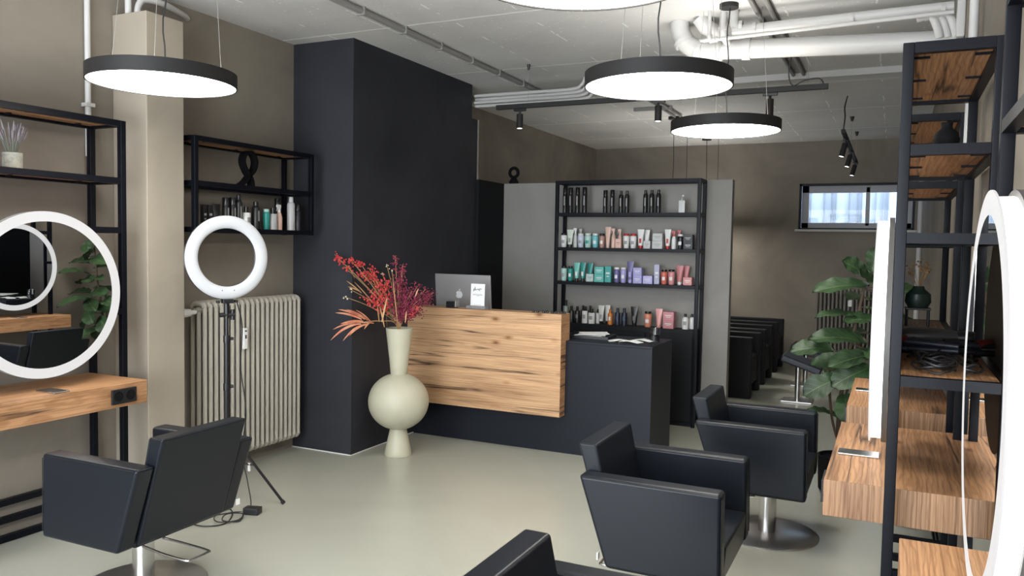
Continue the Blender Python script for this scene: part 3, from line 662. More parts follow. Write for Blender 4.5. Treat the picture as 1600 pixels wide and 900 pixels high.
r = radiator('tall cream ribbed radiator below the wall shelf', (-4.01, 3.70, 0), 0, 20, .0462, 1.035, M['radiator'], .12)
b = nb(); tube(b, [(.055, -.03, 1.095), (.055, -.075, 1.095)], .014, 10); tube(b, [(.055, -.075, 1.095), (.055, -.145, 1.095)], [.024, .030], 14); obj('thermostat_valve', b, M['white'], r, smooth=True)
b = nb(); box(b, .122, .140, .30, .335, .83, .97); al = obj('heat_meter', b, M['white'], r, bev=.003)
b = nb(); box(b, .1402, .1412, .311, .324, .90, .925); box(b, .1402, .1412, .309, .326, .945, .955); obj('meter_display', b, M['black'], al)
r = radiator('dark taupe ribbed radiator on the back wall behind the fiddle leaf plant', (-.17, 11.20, 0), PI / 2, 16, .048, .86, M['radiator2'], .20)
b = nb(); box(b, -.02, -.005, .30, .345, .84, .93); obj('heat_meter', b, M['white'], r)

# ------------------------------------------------------------------ ring light
nrm = Vector((math.cos(-.42), math.sin(-.42), 0))
t = thing('ring_light', 'photographic ring light on a black tripod in front of the cream radiator', 'lamp', (-3.47, 3.45, 0), math.atan2(nrm.y, nrm.x))
b = nb(); n = 64
def torus(bm, R, r1, r2, cz, cx=0, n=64, m=12, a0=0, a1=2 * PI):
    rings = []
    for i in range(n):
        a = 2 * PI * i / n
        rings.append([bm.verts.new((cx + r1 * math.cos(a0 + (a1 - a0) * j / m), (R + r2 * math.sin(a0 + (a1 - a0) * j / m)) * math.cos(a), cz + (R + r2 * math.sin(a0 + (a1 - a0) * j / m)) * math.sin(a))) for j in range(m)])
    for i in range(n):
        for j in range(m): bm.faces.new((rings[i][j], rings[(i + 1) % n][j], rings[(i + 1) % n][(j + 1) % m], rings[i][(j + 1) % m]))
torus(b, .204, .016, .036, 1.452, cx=.012); obj('light_diffuser', b, M['ringlight'], t, smooth=True)
b = nb(); torus(b, .204, .012, .0365, 1.452, cx=-.006); obj('ring_housing', b, M['black'], t, smooth=True)
b = nb(); box(b, -.015, .03, -.03, .03, 1.188, 1.212); box(b, -.01, .02, -.06, -.045, 1.19, 1.206); box(b, -.01, .02, .045, .06, 1.19, 1.206); obj('mount_bracket', b, M['black'], t, bev=.003)
for y in (-.035, .035):
    b = nb(); ball(b, (0.02, y, 1.262), .008); obj('mount_knob', b, M['black'], t, smooth=True)
b = nb(); tube(b, [(0, 0, 1.19), (0, 0, 1.10)], .014, 10); tube(b, [(0, -.04, 1.12), (0, .045, 1.12)], .013, 10); tube(b, [(0, .035, 1.09), (0, .035, 1.15)], .012, 10); obj('tilt_head', b, M['black'], t, smooth=True)
b = nb(); tube(b, [(0, 0, .70), (0, 0, 1.12)], .010, 12); obj('upper_pole', b, M['black'], t, smooth=True)
b = nb(); tube(b, [(0, 0, .25), (0, 0, .98)], .014, 12); obj('pole', b, M['black'], t, smooth=True)
for z in (.98, .70, .46):
    b = nb(); tube(b, [(0, 0, z - .02), (0, 0, z + .02)], .020, 12); tube(b, [(0, 0, z), (0, .038, z)], .009, 8); obj('clamp_collar', b, M['black'], t, smooth=True)
R_ = Matrix.Rotation(-t.rotation_euler.z, 3, 'Z')
for fx, fy in ((.274, .171), (.08, -.37), (-.33, .10)):
    v = R_ @ Vector((fx, fy, 0)); b = nb()
    tube(b, [(v.x * .04, v.y * .04, .44), (v.x, v.y, .010)], .0085, 8); lg = obj('leg', b, M['black'], t, smooth=True)
    b = nb(); tube(b, [(v.x * .97, v.y * .97, .022), (v.x * 1.01, v.y * 1.01, .0065)], .0125, 8); obj('rubber_foot', b, M['black'], lg, smooth=True)
    b = nb(); tube(b, [(0, 0, .26), (v.x * .5, v.y * .5, .235)], .005, 6); obj('brace', b, M['black'], t, smooth=True)
# its cable
t = thing('power_cable', 'black power cable hanging from the ring light and looping on the floor', 'cable', (0, 0, 0))
b = nb(); tube(b, curve([(-3.44, 3.50, 1.19), (-3.43, 3.53, 1.05), (-3.45, 3.54, .8), (-3.40, 3.53, .55), (-3.42, 3.52, .3), (-3.36, 3.50, .15), (-3.30, 3.46, .006), (-3.34, 3.36, .006), (-3.42, 3.22, .006), (-3.40, 3.13, .006), (-3.30, 3.12, .008), (-3.24, 3.20, .006), (-3.30, 3.32, .006), (-3.38, 3.38, .012), (-3.36, 3.25, .012), (-3.28, 3.20, .010), (-3.22, 3.28, .006), (-3.26, 3.36, .012), (-3.32, 3.30, .018), (-3.27, 3.22, .014), (-3.20, 3.27, .006), (-3.24, 3.345, .018)], 6), .0035, 6)
obj('wire', b, M['cable'], t, smooth=True)
b = nb(); box(b, -.008, .008, -.006, .006, 0, .05); obj('inline_switch', b, M['white'], t, loc=(-3.365, 3.52, .20), bev=.002)
b = nb(); box(b, -.045, .045, -.03, .03, 0, .038)
tag(obj('power_adapter', b, M['black'], loc=(-3.235, 3.41, .001), rot=(0, 0, .3), bev=.004), 'small black power adapter brick lying on the floor by the tripod', 'adapter')

# ------------------------------------------------------------------ floor vase and dried bouquet
VX, VY = -3.236, 4.89
b = nb(); prof = [(0, 0), (.097, 0), (.100, .006), (.096, .03), (.060, .198)]
for k in range(0, 25):
    a = -PI / 2 + math.asin(min(1, .058 / .221)) + (PI - 2 * math.asin(.058 / .221)) * k / 24
    prof.append((.221 * math.cos(a), .396 + .208 * math.sin(a)))
prof += [(.060, .602), (.070, .70), (.098, .935), (.092, .935), (.062, .70), (.05, .60), (0, .60)]
lathe(b, prof, n=64)
tag(obj('floor_vase', b, M['vase'], loc=(VX, VY, 0), smooth=True), 'tall cream-green ceramic floor vase with round belly beside the desk', 'vase')
rv = Vector((.903, .43, 0)); vv = Vector((-.43, .903, 0))
def BP(px, py, dep=0):
    dep -= max(0, min(.15, (592 - px) / 250))
    return Vector((VX, VY, .935)) + rv * ((px - 628) / 215) + vv * dep + Vector((0, 0, (511 - py) / 215))
def stem(bm, tip, r=.0022, bow=.03):
    root = Vector((VX, VY, .66)) + rv * random.uniform(-.03, .03) + vv * random.uniform(-.03, .03)
    mouth = Vector((VX, VY, .93)) + (tip - root).normalized() * .03
    mid = (mouth + tip) / 2 + Vector((0, 0, bow))
    tube(bm, curve([root, mouth, mid, tip], 5), r, 5); return curve([root, mouth, mid, tip], 8)
def bouquet(name, label, grp, tips, m, sm, rad, cnt, spread, cat='dried flower', lo=.0):
    t = thing(name, label, cat, (VX, VY, .66), 0, grp); off = Vector((VX, VY, .66))
    b = nb(); c = nb()
    for (px, py, dep) in tips:
        tip = BP(px, py, dep); pts = stem(b, tip)
        for k in range(cnt):
            w = 1 - lo * random.random() ** 1.3; p = pts[min(len(pts) - 1, int(w * (len(pts) - 1)))]
            p = p + Vector((random.gauss(0, spread), random.gauss(0, spread), random.gauss(0, spread)))
            if p.z < .965: continue
            ico(c, p, rad * random.uniform(.7, 1.25))
    for q in (b, c): bmesh.ops.translate(q, verts=q.verts, vec=-off)
    obj('stem', b, sm, t, smooth=True); obj('blossoms', c, m, t, smooth=True)
G = 'dried stems in the floor vase'
bouquet('berry_branch', 'leftmost red berry branch, reaching far out over the vase side', G, [(533, 397, 0), (547, 416, .02), (538, 403, 0)], M['berry'], M['stemg'], .0075, 16, .013, 'berry branch', .015)
bouquet('berry_branch', 'tall red berry branch second from the left in the floor vase', G, [(556, 402, -.03), (567, 408, .02), (570, 424, 0), (562, 412, .0)], M['berry'], M['stemg'], .0072, 20, .015, 'berry branch', .03)
bouquet('berry_branch', 'dense red berry branch left of the bouquet centre', G, [(580, 418, .03), (586, 428, -.03), (579, 432, 0), (590, 440, .05)], M['berry'], M['stemg'], .0072, 26, .021, 'berry branch', .08)
bouquet('berry_branch', 'low red berry branch leaning over the front of the vase', G, [(590, 452, -.06), (598, 443, -.02), (583, 465, -.07), (604, 440, 0), (594, 470, -.06), (606, 462, -.07), (600, 480, -.08)], M['berry'], M['stemg'], .0070, 34, .024, 'berry branch', .16)
bouquet('plume_branch', 'tall burgundy plume standing upright at the bouquet centre', G, [(620, 398, 0), (632, 412, 0), (630, 420, .02)], M['plume'], M['stemg'], .0060, 70, .013, 'plume', .35)
bouquet('plume_branch', 'dense burgundy plume above the vase mouth', G, [(626, 440, -.03), (622, 458, -.04), (634, 450, .02), (615, 470, -.05), (640, 478, -.05)], M['plume'], M['stemg'], .0064, 90, .026, 'plume', .6)
bouquet('plume_branch', 'burgundy plume leaning right toward the computer', G, [(655, 445, .03), (668, 450, 0), (680, 455, .04), (662, 464, -.02), (674, 466, .01), (648, 452, -.03)], M['plume'], M['stemg'], .0048, 120, .022, 'plume', .5)
bouquet('plume_branch', 'low burgundy plume drooping right over the oak panel', G, [(652, 478, -.04), (645, 490, -.06), (664, 470, 0), (658, 486, 0)], M['plume'], M['stemg'], .0054, 90, .022, 'plume', .5)
bouquet('berry_branch', 'pinkish red berry sprig at the lower right of the bouquet', G, [(650, 488, -.08), (660, 478, -.06)], M['berry'], M['stemg'], .0048, 30, .012, 'berry branch', .25)
bouquet('blossom_twig', 'thin twig with cream blossoms between the red and burgundy stems', G, [(606, 411, .03), (615, 419, .0), (598, 425, .05)], M['creamf'], M['stemg'], .0050, 5, .008, 'twig', .03)
bouquet('blossom_twig', 'thin twig with a few cream blossoms at the far left below the berries', G, [(547, 461, .0), (554, 450, .05)], M['creamf'], M['stemg'], .0055, 4, .006, 'twig', .02)
def blade(bm, a, bb, w, sag):
    a, bb = Vector(a), Vector(bb); d_ = bb - a; s = d_.cross(Vector((0, 0, 1))).normalized(); up = s.cross(d_).normalized(); n = 9; rows = []
    for i in range(n):
        u = i / (n - 1); c = a + d_ * u + Vector((0, 0, sag * 4 * u * (1 - u))); ww = w * math.sin(PI * min(1, .1 + u * .9)) ** .7 + .0006
        q = (s * .35 + up * .94).normalized()
        rows.append([bm.verts.new(c - q * ww), bm.verts.new(c + s * ww * .25), bm.verts.new(c + q * ww), bm.verts.new(c - s * ww * .15)])
    for i in range(n - 1):
        for j in range(4): bm.faces.new((rows[i][j], rows[i][(j + 1) % 4], rows[i + 1][(j + 1) % 4], rows[i + 1][j]))
    bm.faces.new(rows[0]); bm.faces.new(rows[-1][::-1])
t = thing('palm_frond', 'salmon orange dried palm frond fanning out left over the dark pier', 'dried leaf', (VX, VY, .66), 0, G); off = Vector((VX, VY, .66))
b = nb(); stem(b, BP(580, 499, -.12), .0035, .02); bmesh.ops.translate(b, verts=b.verts, vec=-off); obj('stem', b, M['stemg'], t, smooth=True)
b = nb()
for (x0, y0, x1, y1, w, sg) in ((590, 502, 569, 480, .006, .01), (584, 497, 556, 479, .006, .012), (580, 495, 545, 479, .007, .012), (576, 495, 540, 484, .007, .012), (578, 498, 549, 500, .008, .008), (580, 500, 537, 509, .007, .018), (575, 502, 534, 525, .008, .03), (580, 504, 552, 526, .007, .025), (584, 503, 560, 519, .007, .02), (588, 500, 580, 510, .006, .01), (592, 502, 575, 500, .006, .005)):
    blade(b, BP(x0, y0, -.11), BP(x1, y1, -.13 + .004 * (y1 % 5)), w, sg)
bmesh.ops.translate(b, verts=b.verts, vec=-off); obj('leaflets', b, M['frond'], t, smooth=True)
t = thing('palm_frond', 'narrow tan dried leaf sprays standing in the middle of the bouquet', 'dried leaf', (VX, VY, .66), 0, G)
b = nb(); stem(b, BP(605, 480, -.1), .003, .02); bmesh.ops.translate(b, verts=b.verts, vec=-off); obj('stem', b, M['stemg'], t, smooth=True)
b = nb()
for (x0, y0, x1, y1, w) in ((575, 455, 556, 436, .005), (572, 452, 558, 445, .005), (600, 500, 597, 474, .006), (604, 500, 612, 462, .006), (608, 508, 601, 476, .005), (655, 460, 660, 448, .004), (628, 500, 620, 432, .003), (640, 500, 642, 482, .006), (612, 508, 611, 484, .005), (566, 432, 557, 412, .004), (590, 470, 566, 438, .004)):
    blade(b, BP(x0, y0, -.10), BP(x1, y1, -.11), w, .004)
bmesh.ops.translate(b, verts=b.verts, vec=-off); obj('leaflets', b, mat('tan_leaf', (.48, .27, .13), .6), t, smooth=True)

# ------------------------------------------------------------------ products
def P_can(t, w, h, c, cap):
    r = w / 2; b = nb(); lathe(b, [(0, 0), (r, 0), (r, h * .74), (r * .97, h * .745), (0, h * .745)], n=20); obj('can_body', b, pcol(c), t, smooth=True)
    b = nb(); lathe(b, [(0, h * .746), (r * .95, h * .746), (r * .95, h - .004), (r * .85, h), (0, h)], n=20); obj('cap', b, pcol(cap, .25), t, smooth=True)
def P_neck(t, w, h, c, cap):
    r = w / 2; b = nb(); lathe(b, [(0, 0), (r, 0), (r, h * .76), (r * .8, h * .82), (r * .62, h * .84), (0, h * .84)], n=20); obj('can_body', b, pcol(c), t, smooth=True)
    b = nb(); lathe(b, [(0, h * .841), (r * .6, h * .841), (r * .58, h - .003), (r * .45, h), (0, h)], n=20); obj('cap', b, pcol(cap, .25), t, smooth=True)
def P_bottle(t, w, h, c, cap):
    r = w / 2; b = nb(); lathe(b, [(0, 0), (r * .74, 0), (r * .80, .01), (r * .97, h * .55), (r, h * .78), (r * .9, h * .84), (r * .75, h * .86), (0, h * .86)], n=24); obj('bottle_body', b, pcol(c), t, smooth=True)
    b = nb(); lathe(b, [(0, h * .861), (r * .78, h * .861), (r * .84, h * .88), (r * .84, h - .005), (r * .75, h), (0, h)], n=24); obj('cap', b, pcol(cap, .2), t, smooth=True)
def P_round(t, w, h, c, cap):
    r = w / 2; b = nb(); lathe(b, [(0, 0), (r * .95, 0), (r, .01), (r, h * .6), (r * .85, h * .72), (r * .35, h * .8), (0, h * .8)], n=24); obj('bottle_body', b, pcol(c), t, smooth=True)
    b = nb(); lathe(b, [(0, h * .801), (r * .42, h * .801), (r * .42, h), (0, h)], n=20); obj('cap', b, pcol(cap, .25), t, smooth=True)
def P_straight(t, w, h, c, cap):
    r = w / 2; b = nb(); lathe(b, [(0, 0), (r, 0), (r, h * .70), (r * .9, h * .73), (0, h * .73)], n=24); obj('bottle_body', b, pcol(c), t, smooth=True)
    b = nb(); lathe(b, [(0, h * .731), (r * .5, h * .731), (r * .5, h), (0, h)], n=20); obj('cap', b, pcol(cap, .25), t, smooth=True)
def P_tube(t, w, h, c, cap):
    r = w / 2; b = nb(); rows = []; n = 20
    for k in range(8):
        u = k / 7; z = h * .16 + (h * .84) * u; ax = r * (.62 + .38 * u); ay = r * .60 * (1 - u) + .0018
        rows.append([b.verts.new((ax * math.cos(2 * PI * i / n), ay * math.sin(2 * PI * i / n), z)) for i in range(n)])
    for A, B_ in zip(rows, rows[1:]):
        for i in range(n): b.faces.new((A[i], A[(i + 1) % n], B_[(i + 1) % n], B_[i]))
    b.faces.new(rows[0][::-1]); b.faces.new(rows[-1]); obj('tube_body', b, pcol(c), t, smooth=True)
    b = nb(); lathe(b, [(0, 0), (r * .52, 0), (r * .56, h * .158), (0, h * .158)], n=20); obj('cap', b, pcol(cap, .3), t, smooth=True)
def P_box(t, w, h, c, cap):
    d_ = min(w * .45, .045); b = nb(); box(b, -w / 2, w / 2, -d_, d_, 0, h); obj('carton', b, pcol(c, .45), t, bev=.0012, seg=1)
    b = nb(); box(b, -w * .30, w * .30, -d_ - .0008, -d_ + .0001, h * .52, h * .62); box(b, -w * .2, w * .2, -d_ - .0008, -d_ + .0001, h * .34, h * .40); obj('printed_label', b, pcol(cap, .5), t)
def P_spray(t, w, h, c, cap):
    r = w / 2; b = nb(); lathe(b, [(0, 0), (r * .85, 0), (r * .88, h * .5), (r * .6, h * .66), (r * .4, h * .70), (0, h * .70)], n=20); obj('bottle_body', b, pcol(c), t, smooth=True)
    b = nb(); lathe(b, [(0, h * .701), (r * .42, h * .701), (r * .42, h * .78), (0, h * .78)], n=16); box(b, -r * .9, r * .55, -r * .22, r * .22, h * .90, h)
    prism(b, [(-r * .3, h * .78), (r * .3, h * .78), (r * .5, h * .9), (-r * .3, h * .9)], -r * .2, r * .2, axis=1); prism(b, [(-r * .5, h * .9), (-r * .75, h * .9), (-r * 1.05, h * .74), (-r * .95, h * .74)], -r * .12, r * .12, axis=1)
    obj('trigger_head', b, pcol(cap, .3), t)
def P_pump(t, w, h, c, cap):
    r = w / 2; b = nb(); box(b, -r, r, -r * .5, r * .5, 0, h * .70); obj('bottle_body', b, pcol(c, .2), t, bev=.003)
    b = nb(); lathe(b, [(0, h * .701), (r * .3, h * .701), (r * .3, h * .78), (r * .08, h * .78), (r * .08, h * .93), (0, h * .93)], n=14); box(b, -r * .1, r * .7, -r * .12, r * .12, h * .93, h); obj('pump', b, pcol(cap, .2), t)
PF = dict(can=P_can, neck=P_neck, bottle=P_bottle, round=P_round, straight=P_straight, tube=P_tube, box=P_box, spray=P_spray, pump=P_pump)
PN = dict(can='hairspray_can', neck='styling_spray', bottle='shampoo_bottle', round='oil_bottle', straight='lotion_bottle', tube='cream_tube', box='product_carton', spray='spray_bottle', pump='pump_bottle')
PC = dict(can='can', neck='can', bottle='bottle', round='bottle', straight='bottle', tube='tube', box='box', spray='spray bottle', pump='pump bottle')
def product(kind, x, y, z, w, h, c, cap, label, group, rz=0, band=None):
    t = thing(PN[kind], label, PC[kind], (x, y, z), rz, group); PF[kind](t, w, h, c, cap)
    if band and kind != 'box':
        rr = w / 2 * (1.0 if kind in ('can', 'neck', 'straight', 'round') else .93)
        b = nb(); n = 8; a0 = -PI / 2 - .5; z0, z1 = h * .28, h * .52
        if kind in ('can', 'neck'): a0 = -PI / 2 - .25; z0, z1 = h * .30, h * .66
        wd = -2 * (a0 + PI / 2); rr2 = rr + .0006
        if kind == 'tube': rr2 = None
        if kind == 'tube':
            box(b, -w * .16, w * .16, -w * .28, -w * .27, z0, z1)
        else:
            A = [b.verts.new((rr2 * math.cos(a0 + wd * i / n), rr2 * math.sin(a0 + wd * i / n), z0)) for i in range(n + 1)]; B_ = [b.verts.new((rr2 * math.cos(a0 + wd * i / n), rr2 * math.sin(a0 + wd * i / n), z1)) for i in range(n + 1)]
            for i in range(n): b.faces.new((A[i], A[i + 1], B_[i + 1], B_[i]))
        obj('printed_label', b, pcol(band, .4), t)
    return t
BK = (.009, .009, .010); WH = (.72, .72, .70); PL = (.50, .50, .49); GR = (.30, .30, .30)
TL = (.02, .26, .23); MT = (.42, .62, .56); AQ = (.16, .48, .52); LV_ = (.36, .34, .62); PU = (.13, .12, .27); CO = (.58, .14, .10); PK = (.62, .26, .26); RO = (.47, .16, .17)
PE = (.70, .46, .38); RB = (.40, .22, .18); LW = (.55, .58, .68); NV = (.010, .016, .035); RD = (.45, .02, .02)
Y1 = 6.95
g = 'black spray cans on the rack top shelf'
for k, (kd, x, w, h, pos) in enumerate((('can', -2.782, .044, .236, 'leftmost'), ('can', -2.726, .042, .236, 'second from left'), ('can', -2.658, .044, .237, 'third from left'), ('can', -2.588, .046, .238, 'fourth from left'), ('can', -2.388, .041, .207, 'fifth from left, first of the middle four'), ('can', -2.322, .041, .209, 'sixth from left, second of the middle four'), ('neck', -2.240, .042, .2, 'seventh from left, with tapered neck'), ('neck', -2.184, .042, .2, 'eighth from left, with tapered neck'), ('neck', -2.013, .043, .204, 'ninth from left, first of the right three'), ('neck', -1.956, .043, .204, 'tenth from left, centre of the right three'), ('neck', -1.895, .043, .206, 'rightmost, last of the right three'))):
    product(kd, x, Y1, 1.8595, w, h, BK, BK, 'black hairspray can on the top rack shelf, ' + pos, g, band=(.30, .30, .30))
product('pump', -1.686, Y1, 1.8595, .056, .156, (.45, .45, .44), (.5, .5, .5), 'silvery pump bottle alone at the right end of the top rack shelf', 'products on the rack top shelf', band=None)
g = 'products on the second rack shelf'
for a in (('bottle', -2.785, .060, .131, WH, BK, 'white shampoo bottle with black cap at the left end', GR), ('tube', -2.724, .066, .164, (.60, .66, .58), BK, 'pale green white tube second from left', GR), ('spray', -2.671, .044, .178, PL, WH, 'slim pale spray bottle third from left', None), ('bottle', -2.617, .062, .129, LW, WH, 'pale lavender bottle with white cap', GR),
          ('bottle', -2.546, .068, .131, MT, WH, 'mint green bottle with white cap', TL), ('bottle', -2.476, .062, .130, AQ, WH, 'aqua blue bottle with white cap', WH), ('bottle', -2.411, .056, .129, RB, BK, 'brownish rose bottle with dark cap', WH), ('tube', -2.355, .055, .190, PE, PE, 'tall peach pink tube', None), ('spray', -2.302, .046, .178, PE, PE, 'front peach spray bottle with trigger', None),
          ('box', -2.250, .054, .084, PE, RB, 'small peach carton below the trigger sprays', None), ('bottle', -2.181, .060, .131, WH, RD, 'left of two white bottles with red caps', GR), ('bottle', -2.116, .060, .130, WH, RD, 'right of two white bottles with red caps', GR), ('tube', -2.048, .064, .171, WH, RD, 'white tube with red foot right of the red-capped bottles', RD),
          ('box', -1.984, .062, .069, PL, GR, 'low single white carton', None), ('box', -1.887, .092, .069, PL, GR, 'lower white carton of the stacked pair', None), ('tube', -1.803, .058, .172, WH, RD, 'white tube with red foot right of the stacked cartons', RD),
          ('spray', -1.748, .046, .160, WH, RD, 'white spray bottle with red head', None), ('bottle', -1.690, .060, .131, BK, WH, 'black bottle with pale cap', WH), ('box', -1.616, .080, .064, BK, PL, 'lower black carton of the pair at the right end', None)):
    product(a[0], a[1], Y1, 1.5435, a[2], a[3], a[4], a[5], a[6] + ' on the second rack shelf', g, band=a[7])
product('spray', -2.258, Y1 + .05, 1.5435, .044, .172, PE, PE, 'rear peach spray bottle partly behind the small peach carton, second rack shelf', g)
product('spray', -2.640, Y1 + .055, 1.5435, .034, .172, PL, PL, 'small pale pump spray half hidden behind the lavender bottle, second rack shelf', g)
product('tube', -2.010, Y1 + .055, 1.5435, .060, .168, WH, WH, 'white tube half hidden behind the red-footed tube, second rack shelf', g)
product('spray', -1.715, Y1 + .055, 1.5435, .044, .165, WH, RD, 'rear white spray bottle with red head, second rack shelf', g)
product('box', -1.887, Y1, 1.613, .087, .066, PL, GR, 'upper white carton of the stacked pair, second rack shelf', g)
product('box', -1.618, Y1, 1.608, .080, .063, BK, PL, 'upper black carton of the pair at the right end, second rack shelf', g)
g = 'products on the third rack shelf'
for a in (('bottle', -2.777, .058, .136, MT, BK, 'pale mint bottle with black cap at the left end', GR), ('bottle', -2.713, .052, .137, TL, BK, 'deep green bottle with black cap', WH), ('tube', -2.650, .060, .171, (.16, .50, .43), BK, 'left mint teal tube of the group', WH), ('tube', -2.590, .058, .173, TL, BK, 'middle teal tube of the group', WH),
          ('box', -2.512, .070, .071, (.45, .55, .53), GR, 'pale mint low carton', None), ('box', -2.420, .090, .069, (.10, .42, .38), WH, 'lower teal carton of the stack', None), ('box', -2.340, .058, .146, (.05, .33, .30), WH, 'tall teal carton', None), ('bottle', -2.263, .056, .138, PU, WH, 'dark purple bottle with white cap', WH),
          ('bottle', -2.200, .056, .139, LV_, WH, 'lavender bottle with white cap', WH), ('tube', -2.136, .066, .194, PU, LV_, 'tall purple tube', LV_), ('box', -2.060, .080, .071, LV_, WH, 'lower lavender carton of the stack', None), ('box', -1.966, .085, .070, (.45, .42, .72), WH, 'single low lavender carton', None),
          ('box', -1.889, .046, .173, (.40, .40, .55), WH, 'tall slim grey lavender carton', None), ('bottle', -1.826, .058, .130, CO, BK, 'coral red bottle with dark cap', WH), ('bottle', -1.760, .062, .133, PK, BK, 'pink bottle with dark cap', WH), ('tube', -1.688, .066, .168, RO, WH, 'front rose red tube', None), ('box', -1.612, .076, .070, PK, WH, 'pink carton at the right end', None)):
    product(a[0], a[1], Y1, 1.2315, a[2], a[3], a[4], a[5], a[6] + ' on the third rack shelf', g, band=a[7])
product('tube', -2.538, Y1 + .055, 1.2315, .056, .168, TL, TL, 'rear teal tube behind the pale mint carton, third rack shelf', g)
product('box', -2.421, Y1, 1.3010, .088, .069, (.10, .45, .40), WH, 'upper teal carton of the stack, third rack shelf', g)
product('box', -2.062, Y1, 1.3030, .078, .069, LV_, WH, 'upper lavender carton of the stack, third rack shelf', g)
product('tube', -1.645, Y1 + .055, 1.2315, .060, .165, RO, WH, 'rear rose red tube behind the pink carton, third rack shelf', g)
g = 'products on the black low cabinet'
for a in (('straight', -2.752, .054, .205, (.22, .24, .22), BK, 'tall grey bottle with black top at the left end', None), ('straight', -2.694, .050, .151, BK, BK, 'black bottle behind the oak panel corner', None), ('straight', -2.636, .050, .152, BK, BK, 'second black bottle right of the oak panel corner', (.2, .2, .2)), ('straight', -2.562, .054, .154, WH, BK, 'white bottle with black cap, left of a pair', GR),
          ('straight', -2.495, .062, .135, WH, BK, 'shorter white bottle with black cap, right of a pair', GR), ('tube', -2.402, .060, .171, (.60, .60, .56), BK, 'front white tube with black foot', GR), ('straight', -2.316, .044, .140, (.62, .20, .03), (.55, .16, .02), 'orange bottle', WH), ('straight', -2.246, .050, .156, NV, NV, 'left navy black bottle', (.05, .07, .12)),
          ('straight', -2.182, .054, .158, NV, NV, 'right navy black bottle', (.05, .07, .12)), ('tube', -2.087, .072, .176, BK, BK, 'black tube standing alone', (.15, .15, .15)), ('bottle', -1.963, .070, .139, (.64, .24, .15), BK, 'coral orange bottle with dark cap', WH), ('tube', -1.862, .066, .167, (.72, .34, .32), (.65, .30, .28), 'salmon pink tube', None),
          ('box', -1.768, .095, .073, (.50, .20, .22), WH, 'lower rose carton of the stacked pair', None), ('round', -1.627, .056, .135, WH, BK, 'front white round bottle with black cap at the right end', GR)):
    product(a[0], a[1], Y1, .8455, a[2], a[3], a[4], a[5], a[6] + ' on the black low cabinet', g, band=a[7])
product('tube', -2.362, Y1 + .055, .8455, .054, .172, (.60, .60, .56), BK, 'rear white tube with black foot on the black low cabinet', g)
product('straight', -2.448, Y1 + .05, .8455, .044, .132, WH, BK, 'rear white bottle with black cap on the black low cabinet', g)
product('straight', -2.600, Y1 + .055, .8455, .044, .158, BK, BK, 'rear black bottle behind the white pair on the black low cabinet', g)
product('straight', -2.530, Y1 + .060, .8455, .044, .160, BK, BK, 'rear black bottle between the two white ones on the black low cabinet', g)
product('box', -1.768, Y1, .9190, .095, .073, (.55, .22, .24), WH, 'upper rose carton of the stacked pair on the black low cabinet', g)
product('round', -1.582, Y1 + .055, .8455, .050, .132, WH, BK, 'rear white round bottle with black cap on the black low cabinet', g)
g = 'hair products on the wall shelf'
X1 = -3.87; WZ = 1.6285
for a in (('box', 3.660, .030, .141, BK, GR, 'leftmost thin black carton'), ('box', 3.703, .034, .141, BK, GR, 'second thin black carton'), ('tube', 3.760, .066, .150, BK, BK, 'wide black tube'), ('can', 3.841, .046, .195, BK, BK, 'first of three tall black cans'), ('can', 3.900, .046, .200, BK, BK, 'middle one of three tall black cans'), ('neck', 3.952, .046, .220, BK, BK, 'tallest of three black cans'),
          ('straight', 4.020, .058, .146, WH, BK, 'white bottle with black cap above the ring light'), ('neck', 4.108, .056, .185, BK, BK, 'black bottle left of the teal ones'), ('bottle', 4.207, .048, .139, TL, MT, 'front teal bottle'), ('straight', 4.272, .060, .150, (.42, .42, .42), BK, 'silver grey bottle with black cap'),
          ('spray', 4.333, .050, .175, PE, WH, 'peach trigger spray bottle with white head'), ('neck', 4.454, .056, .237, (.50, .50, .50), (.6, .6, .6), 'tall shiny silver patterned can'), ('can', 4.522, .044, .189, (.03, .03, .04), BK, 'rightmost dark can by the frame post')):
    product(a[0], X1, a[1], WZ, a[2], a[3], a[4], a[5], a[6] + ' on the wall shelf over the radiator', g, rz=PI / 2, band=(.25, .25, .25) if a[4] in (WH, BK) and a[0] not in ('tube',) else None)
product('neck', X1 - .06, 4.163, WZ, .044, .165, TL, WH, 'rear teal spray bottle beside the front teal one on the wall shelf over the radiator', g, rz=PI / 2)
product('can', X1 - .06, 4.383, WZ, .044, .223, BK, BK, 'black can behind between peach and silver bottles on the wall shelf over the radiator', g, rz=PI / 2)

# ------------------------------------------------------------------ decorations
b = nb(); pts = curve([(0, -.085, 0), (0, -.04, .03), (0, .0, .075), (0, .038, .12), (0, .050, .175), (0, .028, .222), (0, -.006, .232), (0, -.038, .21), (0, -.048, .16), (0, -.02, .10), (0, .012, .06), (0, .022, .02), (0, .02, 0)], 6)
rows = []
for i, p in enumerate(pts):
    q = pts[min(i + 1, len(pts) - 1)] - pts[max(i - 1, 0)]; q.normalize(); nn = Vector((0, -q.z, q.y)); w = .026; th = .009
    rows.append([b.verts.new(p + Vector((w * a, 0, 0)) + nn * th * c_) for a, c_ in ((-1, -1), (1, -1), (1, 1), (-1, 1))])
for A, B_ in zip(rows, rows[1:]):
    for i in range(4): b.faces.new((A[i], A[(i + 1) % 4], B_[(i + 1) % 4], B_[i]))
b.faces.new(rows[0][::-1]); b.faces.new(rows[-1])
bmesh.ops.scale(b, verts=b.verts, vec=(1, 1.15, 1))
tag(obj('loop_sculpture', b, M['matt'], loc=(-3.90, 4.07, 1.9055), bev=.004), 'matt black loop sculpture like a folded ribbon on the wall shelf', 'sculpture')
b = nb(); torus(b, .045, .016, .016, .110); lathe(b, [(0, 0), (.045, 0), (.05, .02), (.03, .05), (0, .05)], n=20)
